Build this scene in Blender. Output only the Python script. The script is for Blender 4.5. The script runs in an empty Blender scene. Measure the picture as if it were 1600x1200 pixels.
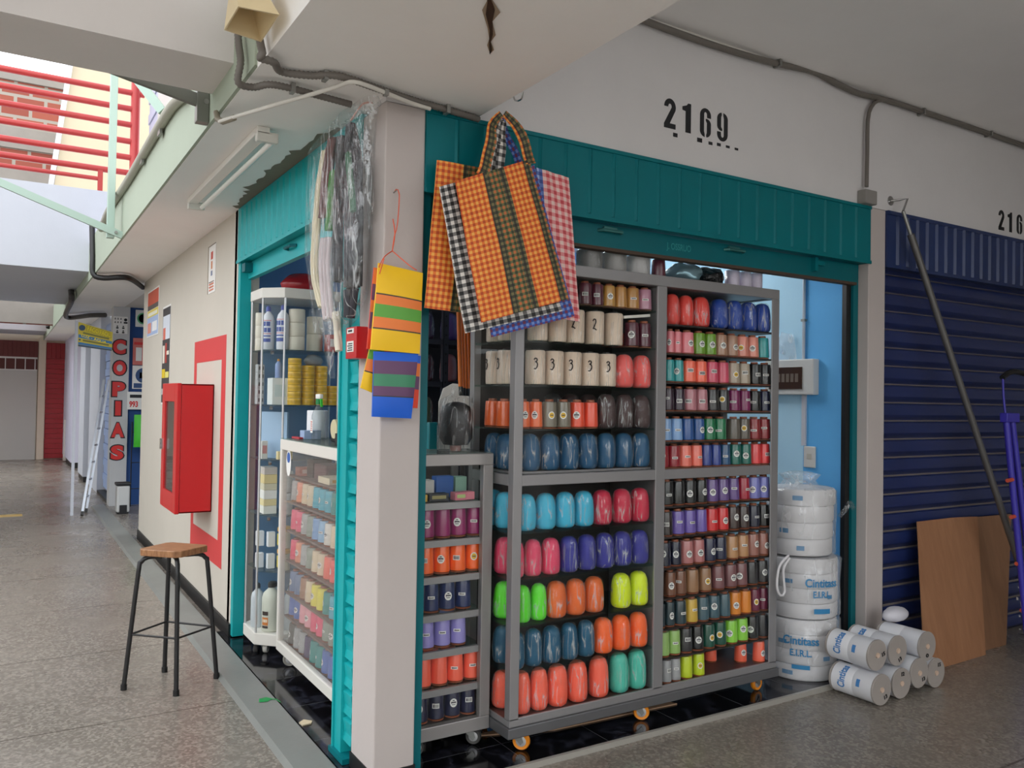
import bpy, math, random
from mathutils import Vector, Matrix, noise
import numpy as np
random.seed(7)
PI = math.pi
SC = bpy.context.scene
COL = SC.collection

# ------------------------------------------------------------------ camera
FOC = 1285.7                                  # focal length in pixels of a 1600x1200 frame
CAM = Vector((-1.300, -3.123, 1.600))
_yaw, _pitch, _roll = .55278, .01920, .01654
_f = Vector((math.sin(_yaw)*math.cos(_pitch), math.cos(_yaw)*math.cos(_pitch), math.sin(_pitch)))
_r0 = Vector((math.cos(_yaw), -math.sin(_yaw), 0)); _u0 = _r0.cross(_f)
_r = math.cos(_roll)*_r0 + math.sin(_roll)*_u0
_u = -math.sin(_roll)*_r0 + math.cos(_roll)*_u0
cam_data = bpy.data.cameras.new('camera'); cam = bpy.data.objects.new('camera', cam_data); COL.objects.link(cam)
cam_data.sensor_width = 36; cam_data.lens = FOC/1600*36; cam_data.clip_start = .05; cam_data.clip_end = 200
M = Matrix.Identity(4)
for i in range(3):
    M[i][0], M[i][1], M[i][2], M[i][3] = _r[i], _u[i], -_f[i], CAM[i]
cam.matrix_world = M
SC.camera = cam

# ------------------------------------------------------------------ sky and exposure
W = bpy.data.worlds.new('overcast_sky'); SC.world = W; W.use_nodes = True
_bg = W.node_tree.nodes['Background']
_bg.inputs[0].default_value = (.93, .97, 1.0, 1); _bg.inputs[1].default_value = 2.75
SC.view_settings.view_transform = 'Standard'
try: SC.view_settings.look = 'None'
except Exception: pass
SC.view_settings.exposure = 0.2; SC.view_settings.gamma = 1.0
SC.view_settings.use_curve_mapping = False
REAR_Y, REAR_H = -5.6, 3.2                    # where the roof over the walkway ends behind the viewer; height of the added rear wall; both set for the light
SC.cycles.transparent_max_bounces = 24
SC.cycles.max_bounces = 10; SC.cycles.diffuse_bounces = 6

# ------------------------------------------------------------------ survey helpers: where a sight line meets a wall, a facade or a floor
def _ray(px, py): return _r*((px-800)/FOC) - _u*((py-600)/FOC) + _f
def _on(ax, v, px, py):
    d = _ray(px, py); return CAM + d*((v-CAM[ax])/d[ax])
def onX(px, py, v=0.): return _on(0, v, px, py)
def onY(px, py, v=0.): return _on(1, v, px, py)
def onZ(px, py, v=0.): return _on(2, v, px, py)

# ------------------------------------------------------------------ materials
def lin(c):
    out = []
    for v in c[:3]:
        v = v/255.
        out.append(v/12.92 if v <= .04045 else ((v+.055)/1.055)**2.4)
    return (*out, 1.)
_mats = {}
class NT:
    def __init__(s, name):
        s.m = bpy.data.materials.new(name); s.m.use_nodes = True
        s.t = s.m.node_tree; s.b = s.t.nodes['Principled BSDF']; s.out = s.t.nodes['Material Output']
    def n(s, kind, **kw):
        x = s.t.nodes.new('ShaderNode'+kind)
        for k, v in kw.items():
            if k.startswith('i_'):
                k = k[2:]; x.inputs[int(k) if k.isdigit() else k.replace('_', ' ')].default_value = v
            else: setattr(x, k, v)
        return x
    def l(s, a, b): s.t.links.new(a, b)
    def math(s, op, a, b=None, c=None):
        x = s.n('Math', operation=op)
        for i, v in enumerate((a, b, c)):
            if v is None: continue
            if isinstance(v, (int, float)): x.inputs[i].default_value = v
            else: s.l(v, x.inputs[i])
        return x.outputs[0]
    def mix(s, fac, a, b):
        x = s.n('MixRGB')
        for i, v in ((0, fac), (1, a), (2, b)):
            if isinstance(v, (int, float)): x.inputs[i].default_value = v
            elif isinstance(v, tuple): x.inputs[i].default_value = v
            else: s.l(v, x.inputs[i])
        return x.outputs[0]
    def coord(s, which='Object', scale=(1, 1, 1)):
        tc = s.n('TexCoord'); mp = s.n('Mapping'); mp.inputs['Scale'].default_value = scale
        s.l(tc.outputs[which], mp.inputs[0]); return mp.outputs[0]
    def noise(s, vec, scale, detail=4, rough=.5):
        x = s.n('TexNoise'); x.inputs['Scale'].default_value = scale; x.inputs['Detail'].default_value = detail
        x.inputs['Roughness'].default_value = rough; s.l(vec, x.inputs['Vector']); return x.outputs[0]
    def ramp(s, fac, stops, const=False):
        x = s.n('ValToRGB'); cr = x.color_ramp
        if const: cr.interpolation = 'CONSTANT'
        while len(cr.elements) < len(stops): cr.elements.new(.5)
        for e, (p, c) in zip(cr.elements, stops):
            e.position = p; e.color = c if len(c) == 4 else (*c, 1)
        s.l(fac, x.inputs[0]); return x.outputs[0]
    def bump(s, h, strength=.3, dist=.01):
        x = s.n('Bump'); x.inputs['Strength'].default_value = strength; x.inputs['Distance'].default_value = dist
        s.l(h, x.inputs['Height']); s.l(x.outputs[0], s.b.inputs['Normal']); return x.outputs[0]
    def col(s, sock): s.l(sock, s.b.inputs['Base Color'])

def mat(name, rgb, rough=.5, metal=0., mottle=.0, bump=0., bscale=40., spec=.5):
    """plain painted / plastic / metal surface with a little mottling and grain"""
    if name in _mats: return _mats[name]
    k = NT(name); c = lin(rgb)
    k.b.inputs['Base Color'].default_value = c; k.b.inputs['Roughness'].default_value = rough
    k.b.inputs['Metallic'].default_value = metal; k.b.inputs['Specular IOR Level'].default_value = spec
    if mottle:
        v = k.coord(); nz = k.noise(v, 2.3, 6, .6)
        d = tuple(x*(1-mottle) for x in c[:3])+(1,); e = tuple(min(1, x*(1+mottle*.5)) for x in c[:3])+(1,)
        k.col(k.ramp(nz, [(.3, d), (.7, e)]))
    if bump:
        v = k.coord(); k.bump(k.noise(v, bscale, 4), bump, .004)
    _mats[name] = k.m; return k.m

def m_terrazzo():
    k = NT('terrazzo_floor'); v = k.coord()
    base = k.ramp(k.noise(v, .9, 5, .6), [(.3, lin((104, 98, 91))), (.7, lin((130, 123, 115)))])
    vo = k.n('TexVoronoi'); vo.inputs['Scale'].default_value = 75; k.l(v, vo.inputs['Vector'])
    sp = k.ramp(vo.outputs['Color'], [(.0, lin((108, 98, 86))), (.45, lin((128, 119, 109))), (.8, lin((180, 170, 158)))])
    c = k.mix(.42, base, sp)
    vo2 = k.n('TexVoronoi'); vo2.inputs['Scale'].default_value = 38; k.l(v, vo2.inputs['Vector'])
    dark = k.math('LESS_THAN', vo2.outputs['Distance'], .17)
    c = k.mix(k.math('MULTIPLY', dark, .55), c, lin((98, 88, 76)))
    sx = k.n('SeparateXYZ'); k.l(v, sx.inputs[0])
    fr = k.math('FRACT', k.math('DIVIDE', k.math('ADD', sx.outputs[1], 100*1.23-.04), 1.23))
    j = k.math('LESS_THAN', k.math('ABSOLUTE', k.math('SUBTRACT', fr, .04)), .0045)
    c = k.mix(k.math('MULTIPLY', j, .75), c, lin((70, 62, 54)))
    k.col(c); k.b.inputs['Specular IOR Level'].default_value = .55
    k.l(k.ramp(k.noise(v, 1.7, 5), [(.3, (.2,)*3), (.7, (.34,)*3)]), k.b.inputs['Roughness'])
    k.bump(k.noise(v, 45, 3), .05, .002)
    return k.m
def m_marble():
    k = NT('black_marble_tile'); v = k.coord()
    nz = k.noise(v, 3.2, 9, .62)
    vein = k.math('ABSOLUTE', k.math('SUBTRACT', nz, .5))
    c = k.ramp(vein, [(0., lin((58, 60, 72))), (.010, lin((30, 30, 38))), (.04, lin((15, 15, 19)))])
    sx = k.n('SeparateXYZ'); k.l(v, sx.inputs[0])
    js = []
    for i, off in ((0, .12), (1, .22)):
        fr = k.math('FRACT', k.math('DIVIDE', k.math('ADD', sx.outputs[i], 10+off), .45))
        js.append(k.math('LESS_THAN', fr, .009))
    c = k.mix(k.math('MULTIPLY', k.math('MAXIMUM', *js), .7), c, lin((96, 96, 102)))
    k.col(c); k.b.inputs['Roughness'].default_value = .09
    return k.m
def m_plaster(name, rgb, stain=.06, dirt=None):
    k = NT(name); v = k.coord(); c = lin(rgb)
    d = tuple(x*(1-stain*2) for x in c[:3])+(1,)
    cc = k.ramp(k.noise(v, 1.3, 8, .65), [(.25, d), (.65, c)])
    if dirt:
        cc = k.mix(k.math('MULTIPLY', k.math('GREATER_THAN', k.noise(v, 5, 9, .7), .69), .5), cc, lin(dirt))
    k.col(cc); k.b.inputs['Roughness'].default_value = .75
    k.bump(k.noise(v, 60, 5), .12, .004)
    return k.m
def m_thread(rgb, name):
    n = 'thread_'+name.replace(' ', '_')
    if n in _mats: return _mats[n]
    k = NT(n); v = k.coord()
    w = k.n('TexWave', wave_type='BANDS', bands_direction='Z'); w.inputs['Scale'].default_value = 95; w.inputs['Distortion'].default_value = 1.2
    k.l(v, w.inputs['Vector'])
    c = lin(rgb); k.b.inputs['Base Color'].default_value = c
    k.b.inputs['Roughness'].default_value = .24; k.b.inputs['Specular IOR Level'].default_value = .9
    k.b.inputs['Sheen Weight'].default_value = .15
    k.bump(w.outputs['Fac'] if 'Fac' in w.outputs else w.outputs[1], .12, .001)
    _mats[n] = k.m; return k.m
def m_yarn(rgb, name):
    n = 'yarn_'+name.replace(' ', '_')
    if n in _mats: return _mats[n]
    k = NT(n); v = k.coord(scale=(1, 1, 1.6))
    w = k.n('TexWave', wave_type='BANDS', bands_direction='DIAGONAL'); w.inputs['Scale'].default_value = 60; w.inputs['Distortion'].default_value = 2
    k.l(v, w.inputs['Vector'])
    k.b.inputs['Base Color'].default_value = lin(rgb); k.b.inputs['Roughness'].default_value = .8
    k.bump(w.outputs[1], .2, .001)
    _mats[n] = k.m; return k.m
def m_film(name, tint=(1, 1, 1), haze=.04, shine=.5, scale=30, stretch=.35, bump=.7, rough=.12, tight=.54, white=.28):
    """thin crumpled clear plastic: mostly see-through, glossy creases, white streaks painted in for highlights"""
    if name in _mats: return _mats[name]
    k = NT(name); t = k.t
    v = k.coord(scale=(1, 1, stretch))
    nz = k.noise(v, scale, 4, .55)
    bp = k.n('Bump'); bp.inputs['Strength'].default_value = bump; bp.inputs['Distance'].default_value = .02; k.l(nz, bp.inputs['Height'])
    tr = k.n('BsdfTransparent'); tr.inputs[0].default_value = (*tint, 1)
    gl = k.n('BsdfGlossy'); gl.inputs['Roughness'].default_value = rough; k.l(bp.outputs[0], gl.inputs['Normal'])
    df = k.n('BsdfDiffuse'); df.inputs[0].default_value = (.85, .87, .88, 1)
    lw = k.n('LayerWeight'); lw.inputs[0].default_value = .35; k.l(bp.outputs[0], lw.inputs['Normal'])
    crease = k.math('MULTIPLY', k.math('GREATER_THAN', k.noise(v, scale*1.3, 3), tight+.06), .10)
    f = k.math('ADD', k.math('MULTIPLY', lw.outputs['Facing'], shine*.45), k.math('ADD', crease, .02))
    s1 = k.n('MixShader'); k.l(f, s1.inputs[0]); k.l(tr.outputs[0], s1.inputs[1]); k.l(gl.outputs[0], s1.inputs[2])
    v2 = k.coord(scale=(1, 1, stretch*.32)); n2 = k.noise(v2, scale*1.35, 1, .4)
    glint_streak = k.math('SUBTRACT', 1., k.math('MULTIPLY', k.math('ABSOLUTE', k.math('SUBTRACT', n2, .5)), 30.))  # diffuse white streaks along creases, standing in for sky highlights on the film
    glint_streak = k.math('MULTIPLY', k.math('MAXIMUM', glint_streak, 0.), k.math('GREATER_THAN', k.noise(v, scale*.5, 2), .48))
    s2 = k.n('MixShader'); k.l(k.math('ADD', k.math('MULTIPLY', glint_streak, white), haze), s2.inputs[0]); k.l(s1.outputs[0], s2.inputs[1]); k.l(df.outputs[0], s2.inputs[2])
    k.l(s2.outputs[0], k.out.inputs[0]); t.nodes.remove(k.b)
    _mats[name] = k.m; return k.m
def m_glass(name='clear_glass', tint=(.99, .995, .99), refl=.5, haze=.0):
    if name in _mats: return _mats[name]
    k = NT(name)
    tr = k.n('BsdfTransparent'); tr.inputs[0].default_value = (*tint, 1)
    gl = k.n('BsdfGlossy'); gl.inputs['Roughness'].default_value = .02
    lw = k.n('LayerWeight'); lw.inputs[0].default_value = .5
    df = k.n('BsdfDiffuse'); df.inputs[0].default_value = (.8, .8, .78, 1)
    f = k.math('ADD', k.math('MULTIPLY', k.math('POWER', lw.outputs['Facing'], 5.), .9*refl), .035*refl)
    s = k.n('MixShader'); k.l(f, s.inputs[0]); k.l(tr.outputs[0], s.inputs[1]); k.l(gl.outputs[0], s.inputs[2])
    s2 = k.n('MixShader'); s2.inputs[0].default_value = haze; k.l(s.outputs[0], s2.inputs[1]); k.l(df.outputs[0], s2.inputs[2])
    k.l(s2.outputs[0], k.out.inputs[0]); k.t.nodes.remove(k.b)
    _mats[name] = k.m; return k.m
def m_weave(name, light, mid, dark, period=.03, bands=None, fine=.0):
    """woven plastic gingham on the cloth's own UV in metres; bands: [(u0,u1,light,mid,dark)]"""
    if name in _mats: return _mats[name]
    k = NT(name); uv = k.n('TexCoord').outputs['UV']; sx = k.n('SeparateXYZ'); k.l(uv, sx.inputs[0])
    u, v = sx.outputs[0], sx.outputs[1]
    def st(x): return k.math('GREATER_THAN', k.math('FRACT', k.math('DIVIDE', k.math('ADD', x, 10), period)), .5)
    su, sv = st(u), st(v)
    def ging(a, b, c):
        m1 = k.mix(su, lin(a), lin(b)); m2 = k.mix(su, lin(b), lin(c)); return k.mix(sv, m1, m2)
    c = ging(light, mid, dark)
    for (u0, u1, a, b, d) in bands or []:
        inside = k.math('MULTIPLY', k.math('GREATER_THAN', u, u0), k.math('LESS_THAN', u, u1))
        c = k.mix(inside, c, ging(a, b, d))
    w = k.n('TexWave', wave_type='BANDS', bands_direction='X'); w.inputs['Scale'].default_value = 140; k.l(uv, w.inputs['Vector'])
    w2 = k.n('TexWave', wave_type='BANDS', bands_direction='Y'); w2.inputs['Scale'].default_value = 140; k.l(uv, w2.inputs['Vector'])
    k.bump(k.math('ADD', w.outputs[1], w2.outputs[1]), .25, .001)
    k.col(c); k.b.inputs['Roughness'].default_value = .5
    _mats[name] = k.m; return k.m
def m_stripes(name, stops):
    """cloth striped along its V; stops [(v, colour)] constant"""
    if name in _mats: return _mats[name]
    k = NT(name); uv = k.n('TexCoord').outputs['UV']; sx = k.n('SeparateXYZ'); k.l(uv, sx.inputs[0])
    c = k.ramp(sx.outputs[1], [(p, lin(q)) for p, q in stops], True)
    w = k.n('TexWave', wave_type='BANDS', bands_direction='X'); w.inputs['Scale'].default_value = 40; k.l(uv, w.inputs['Vector'])
    k.bump(w.outputs[1], .15, .001)
    k.col(c); k.b.inputs['Roughness'].default_value = .45
    _mats[name] = k.m; return k.m
def m_wood(name, a, b, scale=5, stretch=(1, 12, 1), rough=.55):
    if name in _mats: return _mats[name]
    k = NT(name); v = k.coord(scale=stretch)
    k.col(k.ramp(k.noise(v, scale, 8, .6), [(.3, lin(a)), (.7, lin(b))])); k.b.inputs['Roughness'].default_value = rough
    _mats[name] = k.m; return k.m
def m_brick(name):
    k = NT(name); v = k.coord('Object'); br = k.n('TexBrick')
    mp = k.n('Mapping'); mp.inputs['Rotation'].default_value = (PI/2, 0, 0); k.l(v, mp.inputs[0]); k.l(mp.outputs[0], br.inputs['Vector'])
    br.inputs['Color1'].default_value = lin((150, 80, 64)); br.inputs['Color2'].default_value = lin((134, 70, 58)); br.inputs['Mortar'].default_value = lin((150, 142, 132))
    br.inputs['Scale'].default_value = 1.; br.inputs['Brick Width'].default_value = .5; br.inputs['Row Height'].default_value = .2; br.inputs['Mortar Size'].default_value = .03
    k.col(br.outputs[0]); k.b.inputs['Roughness'].default_value = .9
    return k.m

# ------------------------------------------------------------------ mesh builder
class MB:
    def __init__(s): s.v = []; s.f = []; s.mi = []; s.uv = {}
    def add(s, vs, fs, mi=0, uvs=None):
        b = len(s.v); s.v += [tuple(p) for p in vs]
        for f in fs:
            if uvs is not None: s.uv[len(s.f)] = [uvs[i] for i in f]
            s.f.append(tuple(b+i for i in f)); s.mi.append(mi)
        return s
    def box(s, lo, hi, mi=0):
        x0, y0, z0 = lo; x1, y1, z1 = hi
        return s.add([(x0, y0, z0), (x1, y0, z0), (x1, y1, z0), (x0, y1, z0), (x0, y0, z1), (x1, y0, z1), (x1, y1, z1), (x0, y1, z1)],
                     [(0, 3, 2, 1), (4, 5, 6, 7), (0, 1, 5, 4), (1, 2, 6, 5), (2, 3, 7, 6), (3, 0, 4, 7)], mi)
    def bar(s, p0, p1, w, h, up=(0, 0, 1), mi=0):
        """a straight rectangular bar between two points"""
        p0, p1 = Vector(p0), Vector(p1); d = (p1-p0).normalized(); up = Vector(up)
        a = d.cross(up)
        if a.length < 1e-4: a = d.cross(Vector((1, 0, 0)))
        a.normalize(); b = a.cross(d); a = a*w/2; b = b*h/2
        vs = [p+i*a+j*b for p in (p0, p1) for i, j in ((-1, -1), (1, -1), (1, 1), (-1, 1))]
        return s.add(vs, [(3, 2, 1, 0), (4, 5, 6, 7), (0, 1, 5, 4), (1, 2, 6, 5), (2, 3, 7, 6), (3, 0, 4, 7)], mi)
    def tube(s, pts, r, seg=8, mi=0, cap=True):
        pts = [Vector(p) for p in pts]; n = len(pts); rs = r if isinstance(r, (list, tuple)) else [r]*n
        prev = None; vs = []
        for i, p in enumerate(pts):
            d = (pts[min(i+1, n-1)]-pts[max(i-1, 0)]).normalized()
            if prev is None:
                a = d.cross(Vector((0, 0, 1)))
                if a.length < 1e-3: a = d.cross(Vector((1, 0, 0)))
            else: a = prev-d*prev.dot(d)
            a.normalize(); prev = a; b = d.cross(a)
            vs += [p+rs[i]*(math.cos(2*PI*j/seg)*a+math.sin(2*PI*j/seg)*b) for j in range(seg)]
        fs = [(i*seg+j, i*seg+(j+1) % seg, (i+1)*seg+(j+1) % seg, (i+1)*seg+j) for i in range(n-1) for j in range(seg)]
        if cap: fs += [tuple(range(seg-1, -1, -1)), tuple((n-1)*seg+j for j in range(seg))]
        return s.add(vs, fs, mi)
    def lathe(s, prof, c=(0, 0, 0), seg=20, mi=0, sx=1., sy=1., axis='z', wob=None):
        """prof [(r,h)] turned about an axis through c"""
        vs = []; n = len(prof)
        for i, (r, h) in enumerate(prof):
            for j in range(seg):
                a = 2*PI*j/seg; x, y, z = r*math.cos(a)*sx, r*math.sin(a)*sy, h
                if wob: k = wob(a, h); x *= k; y *= k
                if axis == 'y': x, y, z = x, h, y
                if axis == 'x': x, y, z = h, x, y
                vs.append((x+c[0], y+c[1], z+c[2]))
        fs = [(i*seg+j, i*seg+(j+1) % seg, (i+1)*seg+(j+1) % seg, (i+1)*seg+j) for i in range(n-1) for j in range(seg)]
        fs += [tuple(range(seg-1, -1, -1)), tuple((n-1)*seg+j for j in range(seg))]
        return s.add(vs, fs, mi)
    def prism(s, poly, z0, z1, mi=0):
        n = len(poly)
        vs = [(x, y, z0) for x, y in poly]+[(x, y, z1) for x, y in poly]
        return s.add(vs, [tuple(range(n-1, -1, -1)), tuple(range(n, 2*n))]+[(i, (i+1) % n, n+(i+1) % n, n+i) for i in range(n)], mi)
    def slab(s, poly, thick):
        """a flat outline of 3D points given a thickness vector"""
        n = len(poly); t = Vector(thick); vs = [Vector(p) for p in poly]+[Vector(p)+t for p in poly]
        return s.add(vs, [tuple(range(n-1, -1, -1)), tuple(range(n, 2*n))]+[(i, (i+1) % n, n+(i+1) % n, n+i) for i in range(n)])
    def sheet(s, tl, tr, br, bl, nx=10, ny=12, thick=.012, amp=.006, freq=9., seed=0., size=None, puff=0., uoff=0.):
        """a soft cloth panel with real thickness; UV in metres"""
        tl, tr, br, bl = map(Vector, (tl, tr, br, bl))
        nrm = (tr-tl).cross(bl-tl).normalized()
        wdt = size[0] if size else (tr-tl).length; hgt = size[1] if size else (bl-tl).length
        for side in (0, 1):
            vs, uv = [], []
            for j in range(ny+1):
                for i in range(nx+1):
                    a, b = i/nx, j/ny
                    p = (tl*(1-a)+tr*a)*(1-b)+(bl*(1-a)+br*a)*b
                    w = amp*noise.noise(Vector((a*freq*.5+seed, b*freq*.35, seed)))*2
                    e = math.sin(PI*a)*math.sin(PI*b) if puff else 0
                    off = w+(thick/2*(.35+.65*min(1, 6*min(a, 1-a, b, 1-b)+.1))+puff*e)*(1 if side else -1)
                    vs.append(p+nrm*off); uv.append((a*wdt+uoff, (1-b)*hgt))
            q = [(j*(nx+1)+i, j*(nx+1)+i+1, (j+1)*(nx+1)+i+1, (j+1)*(nx+1)+i) for j in range(ny) for i in range(nx)]
            if side: q = [f[::-1] for f in q]
            s.add(vs, q, 0, uv)
            if side == 0: b0 = len(s.v)-len(vs)
            else: b1 = len(s.v)-len(vs)
        rim = [i for i in range(nx+1)]+[j*(nx+1)+nx for j in range(1, ny+1)]+[ny*(nx+1)+i for i in range(nx-1, -1, -1)]+[j*(nx+1) for j in range(ny-1, 0, -1)]
        for a, b in zip(rim, rim[1:]+rim[:1]):
            s.uv[len(s.f)] = [(0.02+uoff, .02)]*4
            s.f.append((b0+b, b0+a, b1+a, b1+b)); s.mi.append(0)
        return s
    def build(s, name, mats, parent=None, smooth=None, bevel=0.):
        me = bpy.data.meshes.new(name)
        o = Vector(parent['_o']) if parent is not None and '_o' in parent else Vector((0, 0, 0))
        me.from_pydata([tuple(Vector(p)-o) for p in s.v], [], s.f)
        ms = mats if isinstance(mats, (list, tuple)) else [mats]
        for m in ms: me.materials.append(m)
        if len(ms) > 1: me.polygons.foreach_set('material_index', s.mi)
        if s.uv:
            ul = me.uv_layers.new(name='UVMap')
            for p in me.polygons:
                w = s.uv.get(p.index)
                if w:
                    for li, c in zip(p.loop_indices, w): ul.data[li].uv = c
        if smooth is not None:
            me.polygons.foreach_set('use_smooth', [True]*len(me.polygons)); me.set_sharp_from_angle(angle=math.radians(smooth))
        me.update()
        ob = bpy.data.objects.new(name, me); COL.objects.link(ob)
        if parent is not None:
            ob.parent = parent
            if '_o' in parent: ob['_o'] = parent['_o']
        if bevel:
            md = ob.modifiers.new('bevel', 'BEVEL'); md.width = bevel; md.segments = 2; md.limit_method = 'ANGLE'
        return ob
def thing(name, label, cat, loc=(0, 0, 0), group=None):
    o = bpy.data.objects.new(name, None); COL.objects.link(o); o.location = loc; o['_o'] = tuple(loc)
    o.empty_display_size = .05
    o['label'] = label; o['category'] = cat
    if group: o['group'] = group
    return o
def tag(o, label, cat, group=None):
    o['label'] = label; o['category'] = cat
    if group: o['group'] = group
    return o
def struct(name, mb, m, smooth=None, label=None, bevel=0.):
    o = mb.build(name, m, None, smooth, bevel); o['kind'] = 'structure'
    if label: o['label'] = label
    return o
def dup(root, loc):
    r = root.copy(); COL.objects.link(r); r.location = loc
    for ch in list(root.children):
        c = ch.copy(); COL.objects.link(c); c.parent = r
        for g in list(ch.children):
            d = g.copy(); COL.objects.link(d); d.parent = c
    return r
# lettering: a text outline turned into a solid mesh and laid on a surface
_txt = {}
def text_mesh(body, bold=0., depth=.002, spacing=1.):
    key = (body, bold, depth, spacing)
    if key not in _txt:
        cu = bpy.data.curves.new('lettering', 'FONT'); cu.body = body; cu.size = 1; cu.extrude = depth; cu.offset = bold; cu.space_character = spacing
        cu.align_x = 'CENTER'; cu.align_y = 'CENTER'; cu.resolution_u = 4
        ob = bpy.data.objects.new('lettering', cu); COL.objects.link(ob)
        dg = bpy.context.evaluated_depsgraph_get(); ob_e = ob.evaluated_get(dg); me = ob_e.to_mesh()
        vs = [v.co.copy() for v in me.vertices]; fs = [tuple(p.vertices) for p in me.polygons]
        ob_e.to_mesh_clear(); bpy.data.objects.remove(ob); bpy.data.curves.remove(cu)
        xs = [v.x for v in vs]; ys = [v.y for v in vs]
        cx, cy = (min(xs)+max(xs))/2, (min(ys)+max(ys))/2; w, h = max(xs)-min(xs), max(ys)-min(ys)
        _txt[key] = ([Vector(((v.x-cx)/w, (v.y-cy)/h, v.z)) for v in vs], fs)
    return _txt[key]
def lettering(mb, body, centre, right, up, width, height, bold=0., depth=.002, bend=None, spacing=1., mi=0):
    vs, fs = text_mesh(body, bold, depth, spacing); c = Vector(centre); R = Vector(right).normalized(); U = Vector(up).normalized(); N = R.cross(U)
    out = []
    for v in vs:
        x, y = v.x*width, v.y*height
        if bend:                       # wrapped round a cylinder of this radius whose axis runs along 'up' behind the centre
            a = x/bend; out.append(c+R*math.sin(a)*(bend+v.z)+U*y+N*((math.cos(a))*(bend+v.z)-bend))
        else: out.append(c+R*x+U*y+N*v.z)
    return mb.add(out, fs, mi)
ORD = ['', 'first', 'second', 'third', 'fourth', 'fifth', 'sixth', 'seventh', 'eighth', 'ninth', 'tenth', 'eleventh', 'twelfth', 'thirteenth', 'fourteenth']

# ------------------------------------------------------------------ shared surfaces
WHITE = m_plaster('white_plaster', (222, 217, 209), .04)
CREAM = m_plaster('cream_plaster', (226, 212, 192), .04)
CEIL = m_plaster('ceiling_paint', (243, 240, 238), .03)
SOFF = m_plaster('soffit_paint', (245, 243, 240), .03)
PILLAR = m_plaster('pillar_paint', (194, 184, 180), .04, (170, 160, 150))
GREENISH = m_plaster('pale_green_plaster', (164, 174, 156), .03)
UPPER = m_plaster('upper_parapet_white', (192, 195, 204), .03)
TEALL = mat('teal_enamel_lightened', (22, 166, 170), .4, 0, .08, spec=.3)  # left shutter's teal, lightened in colour to stand in for stronger light there
TEAL = mat('teal_enamel', (4, 112, 120), .42, 0, .08, spec=.22)
TEALD = mat('teal_enamel_rail', (6, 100, 108), .42, 0, .12, spec=.25)
BLACK = mat('black_paint', (22, 21, 22), .45)
KERB = m_plaster('kerb_cement_paint', (132, 134, 130), .14, (92, 92, 88)); 
KERB.node_tree.nodes['Principled BSDF'].inputs['Roughness'].default_value = .38
NAVY = mat('navy_enamel', (34, 47, 96), .35, 0, .15)
NAVYH = mat('navy_enamel_hood', (38, 56, 104), .35, 0, .2)
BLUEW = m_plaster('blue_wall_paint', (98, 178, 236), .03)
BLUEP = m_plaster('pale_blue_wall', (186, 226, 248), .03)
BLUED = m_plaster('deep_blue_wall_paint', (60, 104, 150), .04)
ALU = mat('grey_aluminium', (146, 144, 145), .38, .35, .05)
ALUL = mat('bright_aluminium', (196, 196, 196), .35, .5)
WFR = mat('white_enamel_frame', (224, 220, 212), .38)
STEEL = mat('galvanised_steel', (150, 150, 146), .38, .7)
CHROME = mat('chrome', (200, 200, 200), .15, 1.)
CONDUIT = mat('grey_conduit', (112, 106, 100), .55)
CONDW = mat('white_conduit', (214, 210, 202), .5)
RED = mat('fire_red_enamel', (196, 28, 32), .3)
REDP = mat('red_wall_paint', (204, 62, 62), .6)
ORANGEP = mat('orange_polyurethane', (232, 140, 30), .35)
GLASS = m_glass(refl=.22)
DUSTY = m_glass('dusty_glass', (.96, .95, .94), .6, .05)
SHELFG = m_glass('shelf_glass', (.78, .9, .88), .5, .01)
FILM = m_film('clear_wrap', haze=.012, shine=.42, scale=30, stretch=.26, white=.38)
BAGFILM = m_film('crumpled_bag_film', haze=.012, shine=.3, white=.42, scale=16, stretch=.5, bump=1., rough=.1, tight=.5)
WRAP = m_film('milky_wrap', haze=.16, shine=.5, scale=14, stretch=.6, bump=.9)
PAPER = mat('white_paper', (232, 230, 226), .6)
INK = mat('black_ink', (24, 24, 28), .6)
PIPERED = mat('red_pipe_paint', (178, 54, 52), .4, 0, .1)
PALEGREEN = mat('pale_green_steel', (168, 190, 178), .45, .1)

# ================================================================== THE SETTING
struct('floor', MB().box((-9, -11, -.1), (8.6, 20, 0)), m_terrazzo())
struct('floor_bounce', MB().box((-9, -11, 0), (8.6, -5.3, .004)), m_plaster('bounce_concrete', (186, 184, 180), .05))  # unseen pale ground added to bounce light onto ceilings and facade
MARB = m_marble()
struct('floor_shop', MB().box((-.05, -.1, -.02), (3.12, 2.6, .02)), MARB)
struct('trim_1', MB().box((-.05, -.118, 0), (3.14, -.1, .026)), mat('threshold_strip', (176, 172, 164), .4, .3), label='pale metal strip along the shop threshold')
struct('kerb', MB().add([(-.235, -.118, 0), (-.215, -.118, .022), (-.065, -.118, .03), (-.06, -.118, 0), (-.235, 9.8, 0), (-.215, 9.8, .022), (-.065, 9.8, .03), (-.06, 9.8, 0)],
       [(0, 1, 5, 4), (1, 2, 6, 5), (2, 3, 7, 6), (0, 3, 2, 1), (4, 5, 6, 7)]), KERB)
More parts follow.
